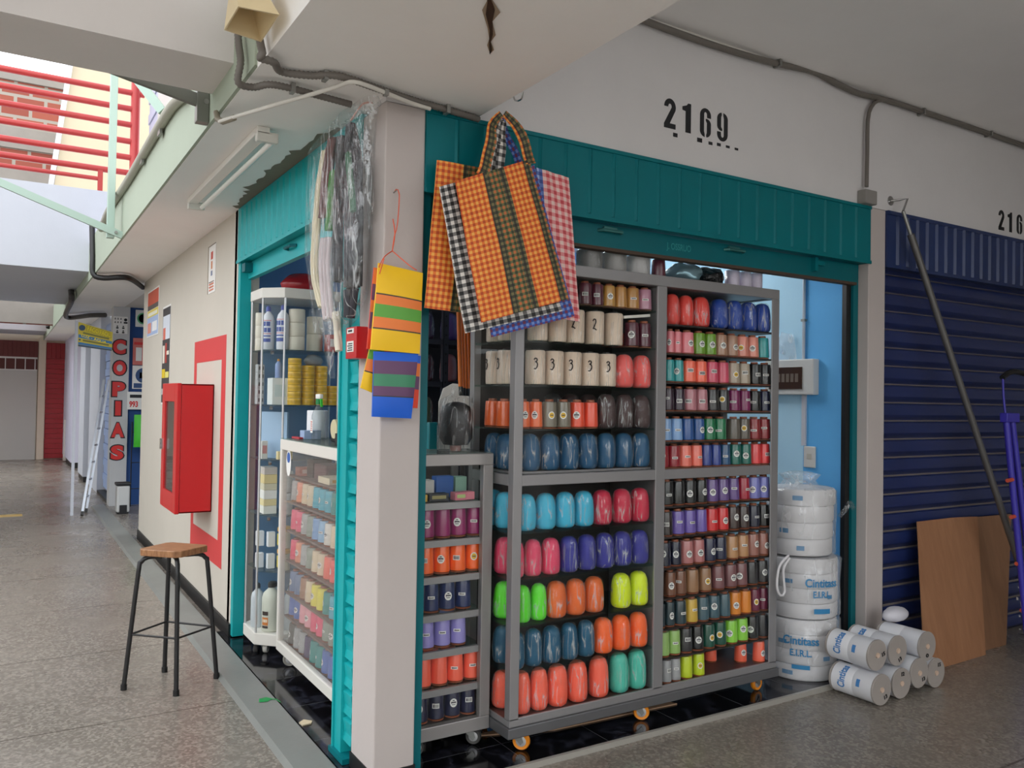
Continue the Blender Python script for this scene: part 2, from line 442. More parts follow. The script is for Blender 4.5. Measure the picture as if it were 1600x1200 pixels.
# corner pillar, right pillar
struct('pillar_corner', MB().box((0, 0, 0), (.18, .25, 2.814)), PILLAR, bevel=.006)
struct('baseboard_pillar', MB().box((-.004, -.004, .02), (.184, .254, .085)), BLACK)
struct('pillar_right', MB().box((3.17, 0, 0), (3.335, .2, 2.8145)), PILLAR, bevel=.006)
struct('wall_right', MB().box((.0, 0, 2.815), (8.6, .15, 3.6)), m_plaster('facade_paint', (220, 217, 217), .04))
struct('wall_right_end', MB().box((8.5, REAR_Y, 0), (8.6, .1, 3.6)), WHITE)
struct('wall_rear', MB().box((-9, -11.1, 0), (8.6, -11, REAR_H)), m_plaster('rear_bounce_wall', (206, 200, 194), .06))  # unseen wall added behind the viewer, kept pale to bounce light
struct('wall_opposite_shading', MB().box((4.2, -5.0, 0), (8.6, -4.9, 3.6)), WHITE)  # unseen wall added to dim the facade towards the right
struct('wall_across', MB().box((-9.1, -11, 0), (-9, 20, 2.9)), WHITE)
# shop interior
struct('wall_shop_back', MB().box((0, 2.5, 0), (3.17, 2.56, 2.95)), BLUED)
mb = MB().box((3.12, .43, 0), (3.17, 2.5, 2.95), 0).box((3.12, .13, 0), (3.17, .43, 2.95), 1)  # deeper stretch of the side wall paler than the near one
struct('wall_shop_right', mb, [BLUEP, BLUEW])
struct('ceiling_shop', MB().box((.0, .12, 2.85), (3.17, 2.56, 2.95)), CEIL)
# left wall of the arcade
struct('wall_left', MB().box((0, 2.46, 0), (.14, 6.8, 2.84)), m_plaster('left_wall_paint', (200, 193, 181), .03, (206, 200, 190)))
struct('baseboard_left', MB().box((-.014, 2.46, 0), (0, 6.8, .10)).box((-.014, 2.446, 0), (.14, 2.46, .10)), BLACK)
# overhead
struct('ceiling_right', MB().box((.43, REAR_Y, 3.505), (8.6, 0, 3.6)), CEIL)
struct('ceiling_soffit_near', MB().box((-.52, REAR_Y, 2.83), (.43, 0, 3.6)), SOFF)
struct('ceiling_soffit_left', MB().box((-.515, 0, 2.837), (.14, 19.5, 3.27)), [SOFF])
struct('trim_2', MB().box((-.53, .0, 2.84), (-.516, 19.5, 3.27)), GREENISH, label='pale green fascia along the edge of the soffit')
struct('ceiling_left', MB().box((-2.9, REAR_Y, 3.6), (-.52, .343, 3.7)), CEIL)
struct('beam', MB().box((-9, .343, 2.963), (-.53, .755, 3.6)), m_plaster('beam_paint', (220, 214, 211), .04))
# peeled paint along the top of the left shutter hood
mb = MB(); pts = []
for i in range(41):
    y = .5+1.95*i/40; pts.append((-.02-.10*abs(noise.noise(Vector((i*.45, 2.1, 0))))-.06*math.sin(PI*i/40), y))
for i in range(40):
    (a, y0), (b, y1) = pts[i], pts[i+1]
    mb.add([(a, y0, 2.8355), (b, y1, 2.8355), (0, y1, 2.8355), (0, y0, 2.8355)], [(0, 1, 2, 3)])
struct('trim_3', mb, m_plaster('bare_cement', (128, 120, 104), .12), label='bare cement where ceiling paint has peeled')
# bare tarry scar on the near soffit
mb = MB(); ctr = [(-.19, -1.15, .03), (-.10, -1.0, .05), (-.045, -.92, .055), (.0, -.85, .05), (.05, -.76, .03), (.085, -.70, .017), (.115, -.65, .02), (.135, -.61, .012)]
for k, (mi, sc, dz) in enumerate(((0, 1., .0), (1, .55, .004))):
    L = [(x-w*sc*(.7+.3*math.sin(i*2.4+k)), y-w*sc*.5, 2.827-dz) for i, (x, y, w) in enumerate(ctr)]
    Rr = [(x+w*sc*(.7+.3*math.cos(i*3.1+k)), y+w*sc*.5, 2.827-dz) for i, (x, y, w) in enumerate(ctr)]
    mb.add(L+Rr, [(i, i+1, i+9, i+8) for i in range(7)], mi)
struct('trim_4', mb, [m_plaster('scar_plaster', (170, 150, 128), .2), BLACK], label='flaking scar with black tar on the soffit')

# ---- upper storey beyond the beam: walkway bridges, walls
def bridge(y0, y1, n):
    m = MB().box((-9, y0, 2.95), (-.0, y0+.12, 3.87)).box((-9, y0+.12, 2.95), (-.53, y1-.12, 3.1)).box((-9, y1-.12, 2.95), (-.53, y1, 3.6))
    struct('slab_bridge_'+n, m, UPPER)
bridge(7.15, 11.25, 'near'); bridge(17.8, 19.4, 'far')
struct('wall_upper_right', MB().box((.0, .8, 3.27), (.15, 6.15, 7.5)).box((.0, 6.15, 5.9), (.15, 7.15, 7.5)), m_plaster('upper_wall_white', (190, 182, 178), .03))
struct('wall_upper_cream', MB().slab([onY(78, 335, 13.0), onY(117.5, 75, 13.0), onY(260, 75, 13.0), onY(260, 335, 13.0)][::-1], (0, .2, 0)), m_plaster('upper_cream', (186, 172, 146), .03))
struct('wall_upper_edge', MB().bar(onY(72, 335, 12.95), onY(114, 75, 12.95), .10, .08), UPPER)
struct('wall_brick', MB().box((-9, 15.0, 2.9), (onY(112, 200, 15).x, 15.3, onY(50, 116, 15).z)), m_brick('brick_masonry'))
struct('beam_brick_concrete', MB().box((-9, 14.94, onY(40, 235, 15).z), (onY(112, 200, 15).x, 15.0, onY(40, 203, 15).z)).box((-9, 14.94, onY(50, 132, 15).z), (onY(112, 200, 15).x, 15.0, onY(50, 114, 15).z)).box((-9, 14.94, 2.9), (onY(112, 200, 15).x, 15.0, onY(40, 262, 15).z)), m_plaster('raw_concrete', (140, 133, 126), .1))

# ---- far end of the arcade
struct('wall_far', MB().box((-9, 19.5, 0), (2, 19.6, 3.2)), CREAM)
mb = MB().box((-.62, 19.40, 0), (-.47, 19.5, 2.9)); struct('pillar_far', mb, CREAM)
mb = MB().box((-2.3, 19.44, .0), (-.64, 19.5, 2.13)); d1 = struct('door_1', mb, mat('door_offwhite', (190, 190, 186), .5), label='off-white metal door at the far end')
tm = MB().box((-2.3, 19.43, 2.10), (-.64, 19.5, 2.13)).box((-2.3, 19.43, 2.38), (-.64, 19.5, 2.42))
for i in range(9): tm.box((-2.3+.2*i, 19.43, 2.12), (-2.28+.2*i, 19.45, 2.40))
struct('window_1', tm, mat('transom_bars', (214, 214, 210), .5), label='barred transom above the far door')
struct('wall_transom_dark', MB().box((-2.3, 19.46, 2.13), (-.64, 19.48, 2.40)), mat('dark_transom', (92, 44, 40), .6))
struct('ceiling_shop_next', MB().box((.14, 6.8, 2.84), (2.3, 10.2, 2.94)), WHITE)
# dark shop beyond the left wall, and the pillars past it
struct('wall_shop_next', MB().box((2.2, 6.8, 0), (2.3, 10.2, 2.9)).box((.21, 9.86, 0), (2.2, 9.95, 2.9)), m_plaster('deep_blue_shop', (34, 74, 132), .06))
struct('pillar_sign', MB().box((0, 9.8, 0), (.215, 10.1, 2.84)), m_plaster('sign_pillar_grey', (196, 196, 196), .04))
struct('wall_past_shutter', MB().box((.0, 11.6, 0), (.2, 13.3, 2.84)), UPPER)
struct('pillar_white', MB().box((-.075, 13.4, .10), (.2, 14.5, 2.84)), UPPER)
struct('baseboard_white', MB().box((-.06, 13.42, 0), (.2, 14.5, .10)), BLACK)
struct('pillar_white_far', MB().box((-.07, 16.5, .12), (.16, 19.5, 2.84)), m_plaster('lilac_white', (206, 206, 226), .03))
struct('baseboard_white_far', MB().box((-.05, 16.52, 0), (.16, 19.5, .12)), BLACK)
struct('wall_left_rest', MB().box((.16, 10.1, 0), (.3, 19.5, 2.84)), WHITE)
struct('floor_marking', MB().box((-3.5, 9.2, .0), (-1.06, 9.42, .002)), mat('yellow_line_paint', (206, 172, 96), .5), label='worn yellow line on the terrazzo')

# ---- painted red frame on the left wall
X = -.0015
mb = MB().box((X, 2.75, 1.85), (0, 3.86, 2.02)).box((X, 2.75, .40), (0, 3.86, .58)).box((X, 2.75, .58), (0, 2.88, 1.85)).box((X, 3.76, .58), (0, 3.86, 1.85))
struct('trim_5', mb, REDP, label='red frame painted round the fire cabinet')

# ================================================================== ROLLER SHUTTERS
def ribbed_hood(mb, a, b, fixed, z0, z1, step, axis, rib=.022, d=.008):
    """sheet-steel hood: flat face with raised folds; axis 0 = runs along x, 1 = along y; outward is -y / -x"""
    n = round((b-a)/step); w = (b-a)/n
    lo, hi = fixed
    if axis == 0: mb.box((a, lo, z0), (b, hi, z1))
    else: mb.box((lo, a, z0), (hi, b, z1))
    for i in range(1, n):
        c = a+i*w
        if axis == 0: mb.add([(c-rib/2, lo, z0+.02), (c+rib/2, lo, z0+.02), (c, lo-d, z0+.02), (c-rib/2, lo, z1-.02), (c+rib/2, lo, z1-.02), (c, lo-d, z1-.02)], [(0, 1, 2), (5, 4, 3), (0, 2, 5, 3), (2, 1, 4, 5)])
        else: mb.add([(lo, c-rib/2, z0+.02), (lo, c+rib/2, z0+.02), (lo-d, c, z0+.02), (lo, c-rib/2, z1-.02), (lo, c+rib/2, z1-.02), (lo-d, c, z1-.02)], [(2, 1, 0), (3, 4, 5), (3, 5, 2, 0), (5, 4, 1, 2)])
    return mb
sh = thing('rolling_shutter', 'raised teal roller shutter over the thread cabinets, beneath the number 2169', 'shutter', (1.6, .05, 2.33))
h = ribbed_hood(MB(), .18, 3.17, (-.012, .11), 2.468, 2.812, .145, 0)
h.box((.18, -.02, 2.462), (3.17, -.012, 2.482)).box((.18, -.02, 2.795), (3.17, -.012, 2.813))
h.build('hood', TEAL, sh)
MB().box((.23, .05, 2.352), (3.12, .085, 2.462)).build('bottom_rail', TEALD, sh)
MB().box((.23, .046, 2.336), (3.12, .09, 2.352)).build('rubber_lip', mat('rusty_lip', (74, 58, 46), .8), sh)
for hx in (1.205, 2.06):
    g = MB().tube([(hx-.07, .05, 2.43), (hx-.06, .025, 2.43), (hx+.06, .025, 2.43), (hx+.07, .05, 2.43)], .008, 8).box((hx-.045, .035, 2.43), (hx+.035, .05, 2.45))
    g.build('handle', mat('worn_teal_handle', (70, 128, 126), .35, .4), sh, 40)
MB().box((2.70, .02, 2.38), (2.725, .05, 2.46)).box((2.725, .03, 2.42), (2.80, .05, 2.445)).build('latch', TEAL, sh)
lettering(MB(), 'J. OSSRUO', (1.66, .05, 2.40), (1, 0, 0), (0, 0, 1), .17, .045, .02, .0015).build('embossed_lettering', mat('teal_embossed', (36, 132, 134), .3), sh)
MB().box((.182, .03, .02), (.225, .12, 2.47)).build('guide', TEALD, sh)
MB().box((3.122, .07, .02), (3.168, .125, 2.47)).build('guide', TEALD, sh)
MB().box((3.075, .085, .02), (3.118, .115, 2.34)).build('black_gap_strip', BLACK, sh)  # black strip set in the dark gap beside the guide

sl = thing('rolling_shutter', 'raised teal roller shutter over the white display cabinets beside the fire cabinet', 'shutter', (.06, 1.3, 2.36))
h = ribbed_hood(MB(), .25, 2.456, (-.008, .1), 2.475, 2.832, .115, 1)
h.box((-.016, .25, 2.468), (-.008, 2.456, 2.488)); h.build('hood', TEALL, sl)
MB().box((.05, .45, 2.365), (.085, 2.40, 2.472)).build('bottom_rail', TEALL, sl)
MB().tube([(.05, 1.50, 2.43), (.022, 1.48, 2.43), (.022, 1.36, 2.43), (.05, 1.34, 2.43)], .009, 8).build('handle', TEALD, sl, 40)
MB().box((.0, 2.28, 2.40), (.05, 2.36, 2.455)).box((.02, 2.36, 2.42), (.05, 2.40, 2.44)).build('latch', TEALD, sl)
MB().box((.0, 2.395, .03), (.07, 2.456, 2.475)).build('guide', TEALL, sl)
MB().box((-.012, .345, .03), (.05, .43, 2.475)).box((-.02, .425, .03), (-.0, .44, 2.475)).build('guide', TEALL, sl)
mb = MB(); z = .09
while z < 2.43:
    mb.add([(.03, .25, z), (.03, .25, z+.118), (-.004, .25, z+.106), (.004, .25, z+.05), (-.002, .25, z+.012),
            (.03, .345, z), (.03, .345, z+.118), (-.004, .345, z+.106), (.004, .345, z+.05), (-.002, .345, z+.012)],
           [(0, 1, 2, 3, 4), (9, 8, 7, 6, 5), (1, 6, 7, 2), (2, 7, 8, 3), (3, 8, 9, 4), (4, 9, 5, 0)]); z += .12
mb.build('slat_strip', TEALL, sl)
MB().box((-.03, .27, .022), (.05, .45, .045)).build('foot_plate', TEAL, sl)

sn = thing('rolling_shutter', 'closed navy blue roller shutter of the neighbouring shop', 'shutter', (5.5, .05, 0))
h = ribbed_hood(MB(), 3.336, 8.5, (-.01, .12), 2.462, 2.813, .105, 0, .03, .012)
h.box((3.336, -.02, 2.79), (8.5, -.01, 2.813)); h.build('hood', NAVYH, sn)
prof = []; z = .0; mb = MB()
while z < 2.46:
    for dy, dz in ((.085, .0), (.07, .006), (.05, .03), (.047, .06), (.06, .095), (.072, .103), (.085, .112)): prof.append((dy, z+dz))
    z += .1165
vs = [(x, y, zz) for x in (3.34, 8.5) for y, zz in prof]; n = len(prof)
mb.add(vs, [(i, i+n, i+1+n, i+1) for i in range(n-1)]); mb.mi = [1 if i % 7 == 5 else 0 for i in range(n-1)]
mb.build('slat_curtain', [NAVY, mat('dusty_lit_slat_ledge', (128, 118, 112), .8)], sn, 30)  # ledge lines paler in colour: dust plus the light they catch
MB().box((3.336, .03, 0), (3.36, .13, 2.462)).build('guide', NAVY, sn)
# far shutters
fr = thing('rolling_shutter', 'closed red roller shutter at the far end of the arcade', 'shutter', (-.12, 19.45, 0))
ribbed_hood(MB(), -.46, .30, (19.42, 19.5), 2.40, 2.78, .09, 0).build('hood', mat('red_shutter_hood', (150, 34, 40), .5), fr)
mb = MB()
for i in range(20): mb.box((-.46, 19.455-.01*(i % 2), .02+.119*i), (.30, 19.5, .02+.119*(i+1)-.006))
mb.build('slat_curtain', mat('red_shutter', (168, 36, 44), .45), fr)
fb = thing('shutter_hood', 'dark red ribbed shutter hood above the far white door', 'shutter', (-1.5, 19.45, 2.42))
ribbed_hood(MB(), -2.4, -.635, (19.42, 19.5), 2.42, 2.80, .09, 0).build('hood_panel', mat('maroon_hood', (104, 44, 42), .55), fb)
fl = thing('rolling_shutter', 'half-lit pale blue roller shutter past the pillar with red letters', 'shutter', (.1, 10.8, 0))
mb = MB()
for i in range(22): mb.box((.09-.012*(i % 2), 10.11, .10+.118*i), (.13, 11.59, .10+.118*(i+1)-.008))
mb.build('slat_curtain', mat('pale_blue_shutter', (150, 172, 214), .4), fl)
MB().box((.0, 10.11, .0), (.12, 11.59, .05)).build('bottom_rail', BLACK, fl)
us = thing('rolling_shutter', 'pale grey roller shutter on the upper storey beside the red railing', 'shutter', (.05, 6.6, 3.3))
mb = MB()
for i in range(22): mb.box((.04+.012*(i % 2), 6.16, 3.28+.118*i), (.10, 7.14, 3.28+.118*(i+1)-.010))
mb.build('slat_curtain', mat('lilac_grey_shutter', (168, 174, 196), .4), us)

# ================================================================== NUMBERS STENCILLED ON THE FACADE
def arc(cx, cy, rx, ry, a0, a1, n=14): return [(cx+rx*math.cos(math.radians(a0+(a1-a0)*i/n)), cy+ry*math.sin(math.radians(a0+(a1-a0)*i/n))) for i in range(n+1)]
def stroke_band(outer, inner): return outer+inner[::-1]
DIG = {   # outlines in a 0.55 x 1 box, several pieces each (stencil bridges are the gaps)
 '2': [arc(.275, .72, .275, .28, 180, -20)+[(.27, .17), (.55, .17), (.55, 0), (0, 0), (0, .14), (.30, .62)]+arc(.275, .72, .085, .11, 0, 180)],
 '1': [[(.16, 0), (.42, 0), (.42, 1), (.28, 1), (.20, .92), (0, .86), (0, .74), (.16, .72)]],
 '6': [arc(.275, .75, .275, .25, 5, 180)+[(0, .22)]+arc(.275, .22, .275, .22, 180, 262)+[(.235, .1), (.20, .2), (.20, .76)]+arc(.275, .78, .075, .09, 180, 0)+[(.36, .68), (.55, .68)],
       arc(.30, .22, .25, .22, -82, 0)+[(.55, .46)]+arc(.33, .46, .22, .18, 0, 100)+[(.29, .58), (.35, .5), (.35, .16), (.315, .08)]],
}
DIG['9'] = [[(.55-x, 1-y) for x, y in p] for p in DIG['6']]
DIG['0'] = [arc(.275, .75, .275, .25, 0, 180)+arc(.275, .25, .275, .25, 180, 360)]
def stencil(mb, text, x0, z0, h, w, gap, y, slope=0.):
    x = x0
    for ch in text:
        for poly in DIG[ch]:
            mb.slab([(x+px/.55*w, y, z0+pz*h+slope*(x-x0)) for px, pz in poly][::-1], (0, -.0015, 0))
        x += w+gap
num = MB(); stencil(num, '2169', 1.502, 2.99, .152, .078, .046, -.0005)
tag(num.build('shop_number', INK), 'black stencilled number 2169 above the teal shutter', 'number')
rm = thing('number_remnant', 'black dashes left of a painted-over number beneath 2169', 'number', tuple(onY(1100, 222, 0)))
for (px, py, w, h) in ((1055, 211, .03, .02), (1093, 219, .035, .022), (1110, 224, .028, .016), (1123, 226, .028, .016), (1137, 229.5, .028, .013), (1150.5, 233, .026, .012)):
    p = onY(px, py, 0); MB().box((p.x-w/2, -.0015, p.z-h/2), (p.x+w/2, 0, p.z+h/2)).build('dash', INK, rm)
num = MB(); stencil(num, '216', 4.628, 2.855, .142, .075, .046, -.0005)
tag(num.build('shop_number', INK), 'black stencilled number above the navy shutter, running out of view', 'number')

# ================================================================== CABINETS
def caster(parent, x, y, zf, zt, wheel_m, r=.045, turn=0., name='caster'):
    c, s_ = math.cos(turn), math.sin(turn)
    def R(p): return (x+c*p[0]-s_*p[1], y+s_*p[0]+c*p[1], p[2])
    m = MB(); m.lathe([(.0, zt-.012), (.026, zt-.012), (.026, zt)], (x, y, 0), 14)
    zc = zf+r
    for sg in (-1, 1):
        m.slab([R((-.022, sg*.018, zt-.012)), R((.022, sg*.018, zt-.012)), R((.030, sg*.018, zc)), R((.018, sg*.018, zc-.014)), R((.006, sg*.018, zc))], Vector((-s_*sg*.003, c*sg*.003, 0)))
    fork = m.build(name, STEEL, parent, 40)
    w = MB(); tmp = MB().lathe([(r*.62, -.010), (r*.9, -.013), (r, -.007), (r, .007), (r*.9, .013), (r*.62, .010)], (0, 0, 0), 22, axis='y')
    w.add([R((p[0]+.018, p[1], p[2]+zc)) for p in tmp.v], tmp.f); w.build('wheel', wheel_m, fork, 40)
    h = MB(); tmp = MB().lathe([(r*.2, -.014), (r*.60, -.011), (r*.60, .011), (r*.2, .014)], (0, 0, 0), 16, axis='y')
    h.add([R((p[0]+.018, p[1], p[2]+zc)) for p in tmp.v], tmp.f); h.build('hub', ALUL, fork, 40)

ZL = [2.06, 1.872, 1.670, 1.469, 1.275, 1.002, .791, .585, .379, .172]             # shelf tops, wide bay
ZR = [2.000, 1.851, 1.703, 1.555, 1.400, 1.2635, 1.072, .917, .760, .607, .454, .307, .1695]
big = thing('display_cabinet', 'tall grey aluminium glass cabinet on orange casters, full of bagged yarn and thread spools', 'cabinet', (1.51, .2, .02))
X0, X1, Y0, Y1 = .642, 2.375, .0, .42
m = MB()
m.prism([(X0, Y0), (X0+.048, Y0), (X0+.048, Y0+.0075), (X0+.008, Y0+.012), (X0+.008, Y0+.045), (X0, Y0+.045)], .17, 2.185); m.prism([(X1-.058, Y0), (X1, Y0), (X1, Y0+.045), (X1-.006, Y0+.045), (X1-.006, Y0+.012), (X1-.058, Y0+.0075)], .17, 2.185); m.box((1.478, Y0, .17), (1.541, Y0+.0135, 2.185))
m.box((X0, Y1-.04, .17), (X0+.04, Y1, 2.185)); m.box((X1-.04, Y1-.04, .17), (X1, Y1, 2.185))
m.box((X0, Y0, 2.185), (X1, Y0+.045, 2.238)); m.box((X0, Y1-.04, 2.185), (X1, Y1, 2.238))
m.box((X0, Y0+.045, 2.185), (X0+.04, Y1-.04, 2.238)); m.box((X1-.04, Y0+.045, 2.185), (X1, Y1-.04, 2.238))
m.box((X0+.048, Y0+.002, 1.212), (X1-.058, Y0+.04, 1.262)); m.box((X0, Y0+.045, 1.212), (X0+.035, Y1-.04, 1.262)); m.box((X1-.035, Y0+.045, 1.212), (X1, Y1-.04, 1.262))
m.box((X0, Y0, .142), (X1, Y0+.0135, .180)); m.box((X0, Y0+.0135, .142), (X0+.008, Y1, .17)); m.box((X1-.006, Y0+.0135, .142), (X1, Y1, .17))
m.build('frame', ALU, big, bevel=.003)
MB().box((X0-.012, Y0-.012, .095), (X1+.012, Y1, .142)).build('base', mat('dark_grey_base', (108, 108, 110), .4, .4, .1), big, bevel=.004)
MB().box((X0+.01, Y0+.0145, .155), (X1-.008, Y1-.03, .1685)).build('floor_panel', mat('cabinet_red_brown_floor', (92, 62, 56), .45), big)
MB().box((X0+.02, Y0+.05, 2.19), (X1-.02, Y1-.045, 2.2)).build('top_panel', ALU, big)
MB().box((X0+.045, Y1-.03, .17), (X1-.045, Y1-.02, 2.185)).build('back_panel', mat('cabinet_back', (58, 54, 54), .5), big)
for z in ZL[:-1]:
    if z == ZL[4]: continue
    MB().box((X0+.006, Y0+.016, z-.009), (1.49, Y1-.042, z-.001)).build('shelf', SHELFG, big)
for z in ZR[:-1]:
    if z == ZR[5]: continue
    MB().box((1.512, Y0+.016, z-.009), (X1-.008, Y1-.042, z-.001)).build('shelf', mat('dark_shelf_edge', (44, 40, 40), .4), big)
MB().box((1.492, Y0+.014, .17), (1.508, Y1-.042, 2.18)).build('partition_panel', mat('partition_grey', (120, 120, 122), .4, .3), big)
MB().box((X0+.04, Y0+.05, 1.262), (1.49, Y1-.05, 1.272)).build('middle_panel', ALU, big)
MB().box((1.512, Y0+.05, 1.244), (X1-.04, Y1-.05, 1.256)).build('middle_panel', ALU, big)
for a, b in ((X0+.049, 1.477), (1.542, X1-.059)):
    for z0, z1 in ((.172, 1.211), (1.263, 2.184)):
        MB().box((a, Y0+.008, z0), (b, Y0+.0105, z1)).build('glass_door', GLASS, big)
for xx in (X0+.004, X1-.007):
    for z0, z1 in ((.172, 1.211), (1.263, 2.184)): MB().box((xx, Y0+.046, z0), (xx+.003, Y1-.041, z1)).build('side_glass', GLASS, big)
# pale label rails that show between the shelves
for z, x0, x1 in ((1.996, 1.39, 1.47),): MB().bar((x0-.09, .05, z+.022), (x1, .05, z+.042), .006, .014).build('label_rail', WFR, big)
for xx, t in ((.715, -.8), (1.42, -.6), (2.255, .15)): caster(big, xx, .045, .021, .095, ORANGEP, .040, t)
caster(big, .72, .36, .021, .095, ORANGEP, .040, 1.8); caster(big, 2.27, .36, .021, .095, ORANGEP, .040, .2)

ZG = [1.138, .972, .810, .642, .480, .311, .156]
low = thing('display_cabinet', 'low grey aluminium cabinet of thread cones beside the white corner pillar', 'cabinet', (.44, .3, .02))
GX0, GX1, GY0, GY1 = .215, .628, .152, .53
m = MB()
m.box((GX0, GY0, .095), (GX1, GY0+.035, .155)).box((GX0, GY0, 1.30), (GX1, GY0+.035, 1.352)).box((GX1-.052, GY0, .155), (GX1, GY0+.035, 1.30)).box((GX0, GY0, .155), (GX0+.04, GY0+.035, 1.30))
m.box((GX1-.035, GY1-.035, .095), (GX1, GY1, 1.352)).box((GX0, GY1-.035, .095), (GX0+.035, GY1, 1.352)).box((GX1-.03, GY0+.035, .095), (GX1, GY1-.035, .15)).box((GX1-.03, GY0+.035, 1.305), (GX1, GY1-.035, 1.352)).box((GX0, GY0+.035, .095), (GX0+.03, GY1-.035, .15))
m.build('frame', mat('light_grey_aluminium', (158, 154, 152), .38, .45, .04), low, bevel=.003)
MB().box((GX0+.01, GY0+.0, 1.353), (GX1-.005, GY1, 1.358)).build('glass_top', m_glass('top_glass', (.8, .9, .88), .6, .05), low)
for z in ZG[:-1]:
    s_ = MB().box((GX0+.005, GY0+.037, z-.010), (GX1-.032, GY1-.037, z-.001)).build('shelf', SHELFG, low)
    MB().box((GX0+.005, GY0+.02, z-.034), (GX1-.053, GY0+.036, z-.004)).build('shelf_edge', ALU, s_)
MB().box((GX0+.031, GY0+.036, .147), (GX1-.031, GY1-.036, .155)).build('floor_panel', mat('cabinet_floor', (60, 58, 58), .5), low)
MB().box((GX0+.036, GY1-.02, .155), (GX1-.036, GY1-.014, 1.30)).build('back_panel', mat('back_brown', (76, 66, 62), .5), low)
MB().box((GX0+.041, GY0+.008, .156), (GX1-.053, GY0+.011, 1.299)).build('glass_door', GLASS, low)
MB().box((GX1-.012, GY0+.036, .156), (GX1-.009, GY1-.036, 1.30)).build('side_glass', GLASS, low)
caster(low, .556, .205, .021, .095, mat('grey_rubber', (70, 68, 66), .5), .036, -.7); caster(low, .27, .205, .021, .095, mat('grey_rubber', (70, 68, 66), .5), .034, .1)
caster(low, .57, .47, .021, .095, mat('grey_rubber', (70, 68, 66), .5), .034, 1.2); caster(low, .27, .47, .021, .095, mat('grey_rubber', (70, 68, 66), .5), .034, 2.)

ZW = [.985, .815, .640, .455, .318, .150]
wc = thing('display_cabinet', 'low white-framed glass cabinet of thread spools in the left doorway', 'cabinet', (.33, 1.2, .02))
WX0, WX1, WY0, WY1 = .10, .56, .60, 1.75
m = MB()
m.box((WX0, WY0, 1.285), (WX0+.035, WY1, 1.345)).box((WX0, WY0, .108), (WX0+.035, WY1, .165))
for y in (WY0, .715, WY1-.035): m.box((WX0, y, .165), (WX0+.035, y+.035, 1.285))
m.box((WX1-.035, WY0, .108), (WX1, WY0+.035, 1.345)).box((WX1-.035, WY1-.035, .108), (WX1, WY1, 1.345)).box((WX0+.035, WY1-.035, .108), (WX1-.035, WY1, .165)).box((WX0+.035, WY0, .108), (WX1-.035, WY0+.035, .165))
m.box((WX0+.035, WY1-.035, 1.285), (WX1-.035, WY1, 1.345)).box((WX0+.035, WY0, 1.285), (WX1-.035, WY0+.035, 1.345))
m.build('frame', WFR, wc, bevel=.003)
MB().box((WX0+.004, WY0, 1.346), (WX1, WY1, 1.352)).build('top_panel', m_glass('top_glass', (.8, .9, .88), .6, .05), wc)
for z in ZW[:-1]: MB().box((WX0+.036, WY0+.036, z-.012), (WX1-.04, WY1-.036, z-.002)).build('shelf', mat('brown_shelf', (120, 100, 94), .5), wc)
MB().box((WX0+.036, WY0+.036, 1.128), (WX1-.04, WY1-.036, 1.138)).build('shelf', mat('brown_shelf', (120, 100, 94), .5), wc)
MB().box((WX0+.036, WY0+.036, .138), (WX1-.036, WY1-.036, .148)).build('floor_panel', mat('brown_shelf', (120, 100, 94), .5), wc)
MB().box((WX1-.03, WY0+.036, .166), (WX1-.02, WY1-.036, 1.28)).build('back_panel', mat('back_grey', (128, 118, 112), .5), wc)
MB().box((WX0+.010, .752, .166), (WX0+.013, WY1-.036, 1.284)).build('glass_door', DUSTY, wc)
MB().box((WX0+.010, WY0+.036, .166), (WX0+.013, .714, 1.284)).build('glass_door', DUSTY, wc)
MB().lathe([(.0, .0), (.045, .0), (.045, .001)], (WX0+.0075, 1.60, 1.215), 24, axis='x', sx=1., sy=1.7).build('sticker', PAPER, wc)
MB().lathe([(.0, -.001), (.03, -.001), (.03, .0)], (WX0+.0072, 1.60, 1.245), 20, axis='x').build('sticker_emblem', mat('sticker_blue', (44, 92, 168), .5), wc)
GR = mat('pale_rubber', (150, 146, 138), .5)
for y in (.80, 1.68): caster(wc, .145, y, .021, .108, GR, .04, -.3); caster(wc, .5, y, .021, .108, GR, .04, .4)

# eight-sided white showcase behind it
hx = thing('showcase', 'tall many-sided white showcase with glass walls at the far side of the left doorway', 'cabinet', (.3, 2.1, .02))
HP = [(.03, 2.24), (.03, 1.975), (.14, 1.862), (.50, 1.862), (.60, 1.975), (.60, 2.33), (.14, 2.33)]
def inset(P, d):
    cx = sum(p[0] for p in P)/len(P); cy = sum(p[1] for p in P)/len(P)
    out = []
    for x, y in P:
        v = Vector((x-cx, y-cy)); L = v.length; v *= (L-d)/L; out.append((cx+v.x, cy+v.y))
    return out
MB().prism(HP, 2.20, 2.262).build('top', WFR, hx, bevel=.003)
MB().prism(HP, .085, .155).build('base', WFR, hx, bevel=.003)
HS = [1.885, 1.545, 1.21, .87, .53]
HI = inset(HP, .022)
for z in HS: MB().prism(HI, z-.008, z).build('shelf', m_glass('shelf_glass_dark', (.62, .74, .76), .4, .04), hx)
fr_ = MB()
for x, y in inset(HP, .012): fr_.tube([(x, y, .155), (x, y, 2.20)], .007, 6)
fr_.build('corner_strips', ALUL, hx, 40)
Pn = inset(HP, .010)
for i in range(len(Pn)):
    a, b = Pn[i], Pn[(i+1) % len(Pn)]
    if i == 5: continue
    MB().add([(a[0], a[1], .156), (b[0], b[1], .156), (b[0], b[1], 2.199), (a[0], a[1], 2.199)], [(0, 1, 2, 3)]).build('glass_pane', m_glass('showcase_glass', (.96, .98, .975), .5, .015), hx)
MB().box((.12, 2.305, .16), (.58, 2.315, 2.195)).build('back_panel', mat('showcase_back', (96, 132, 168), .5), hx)
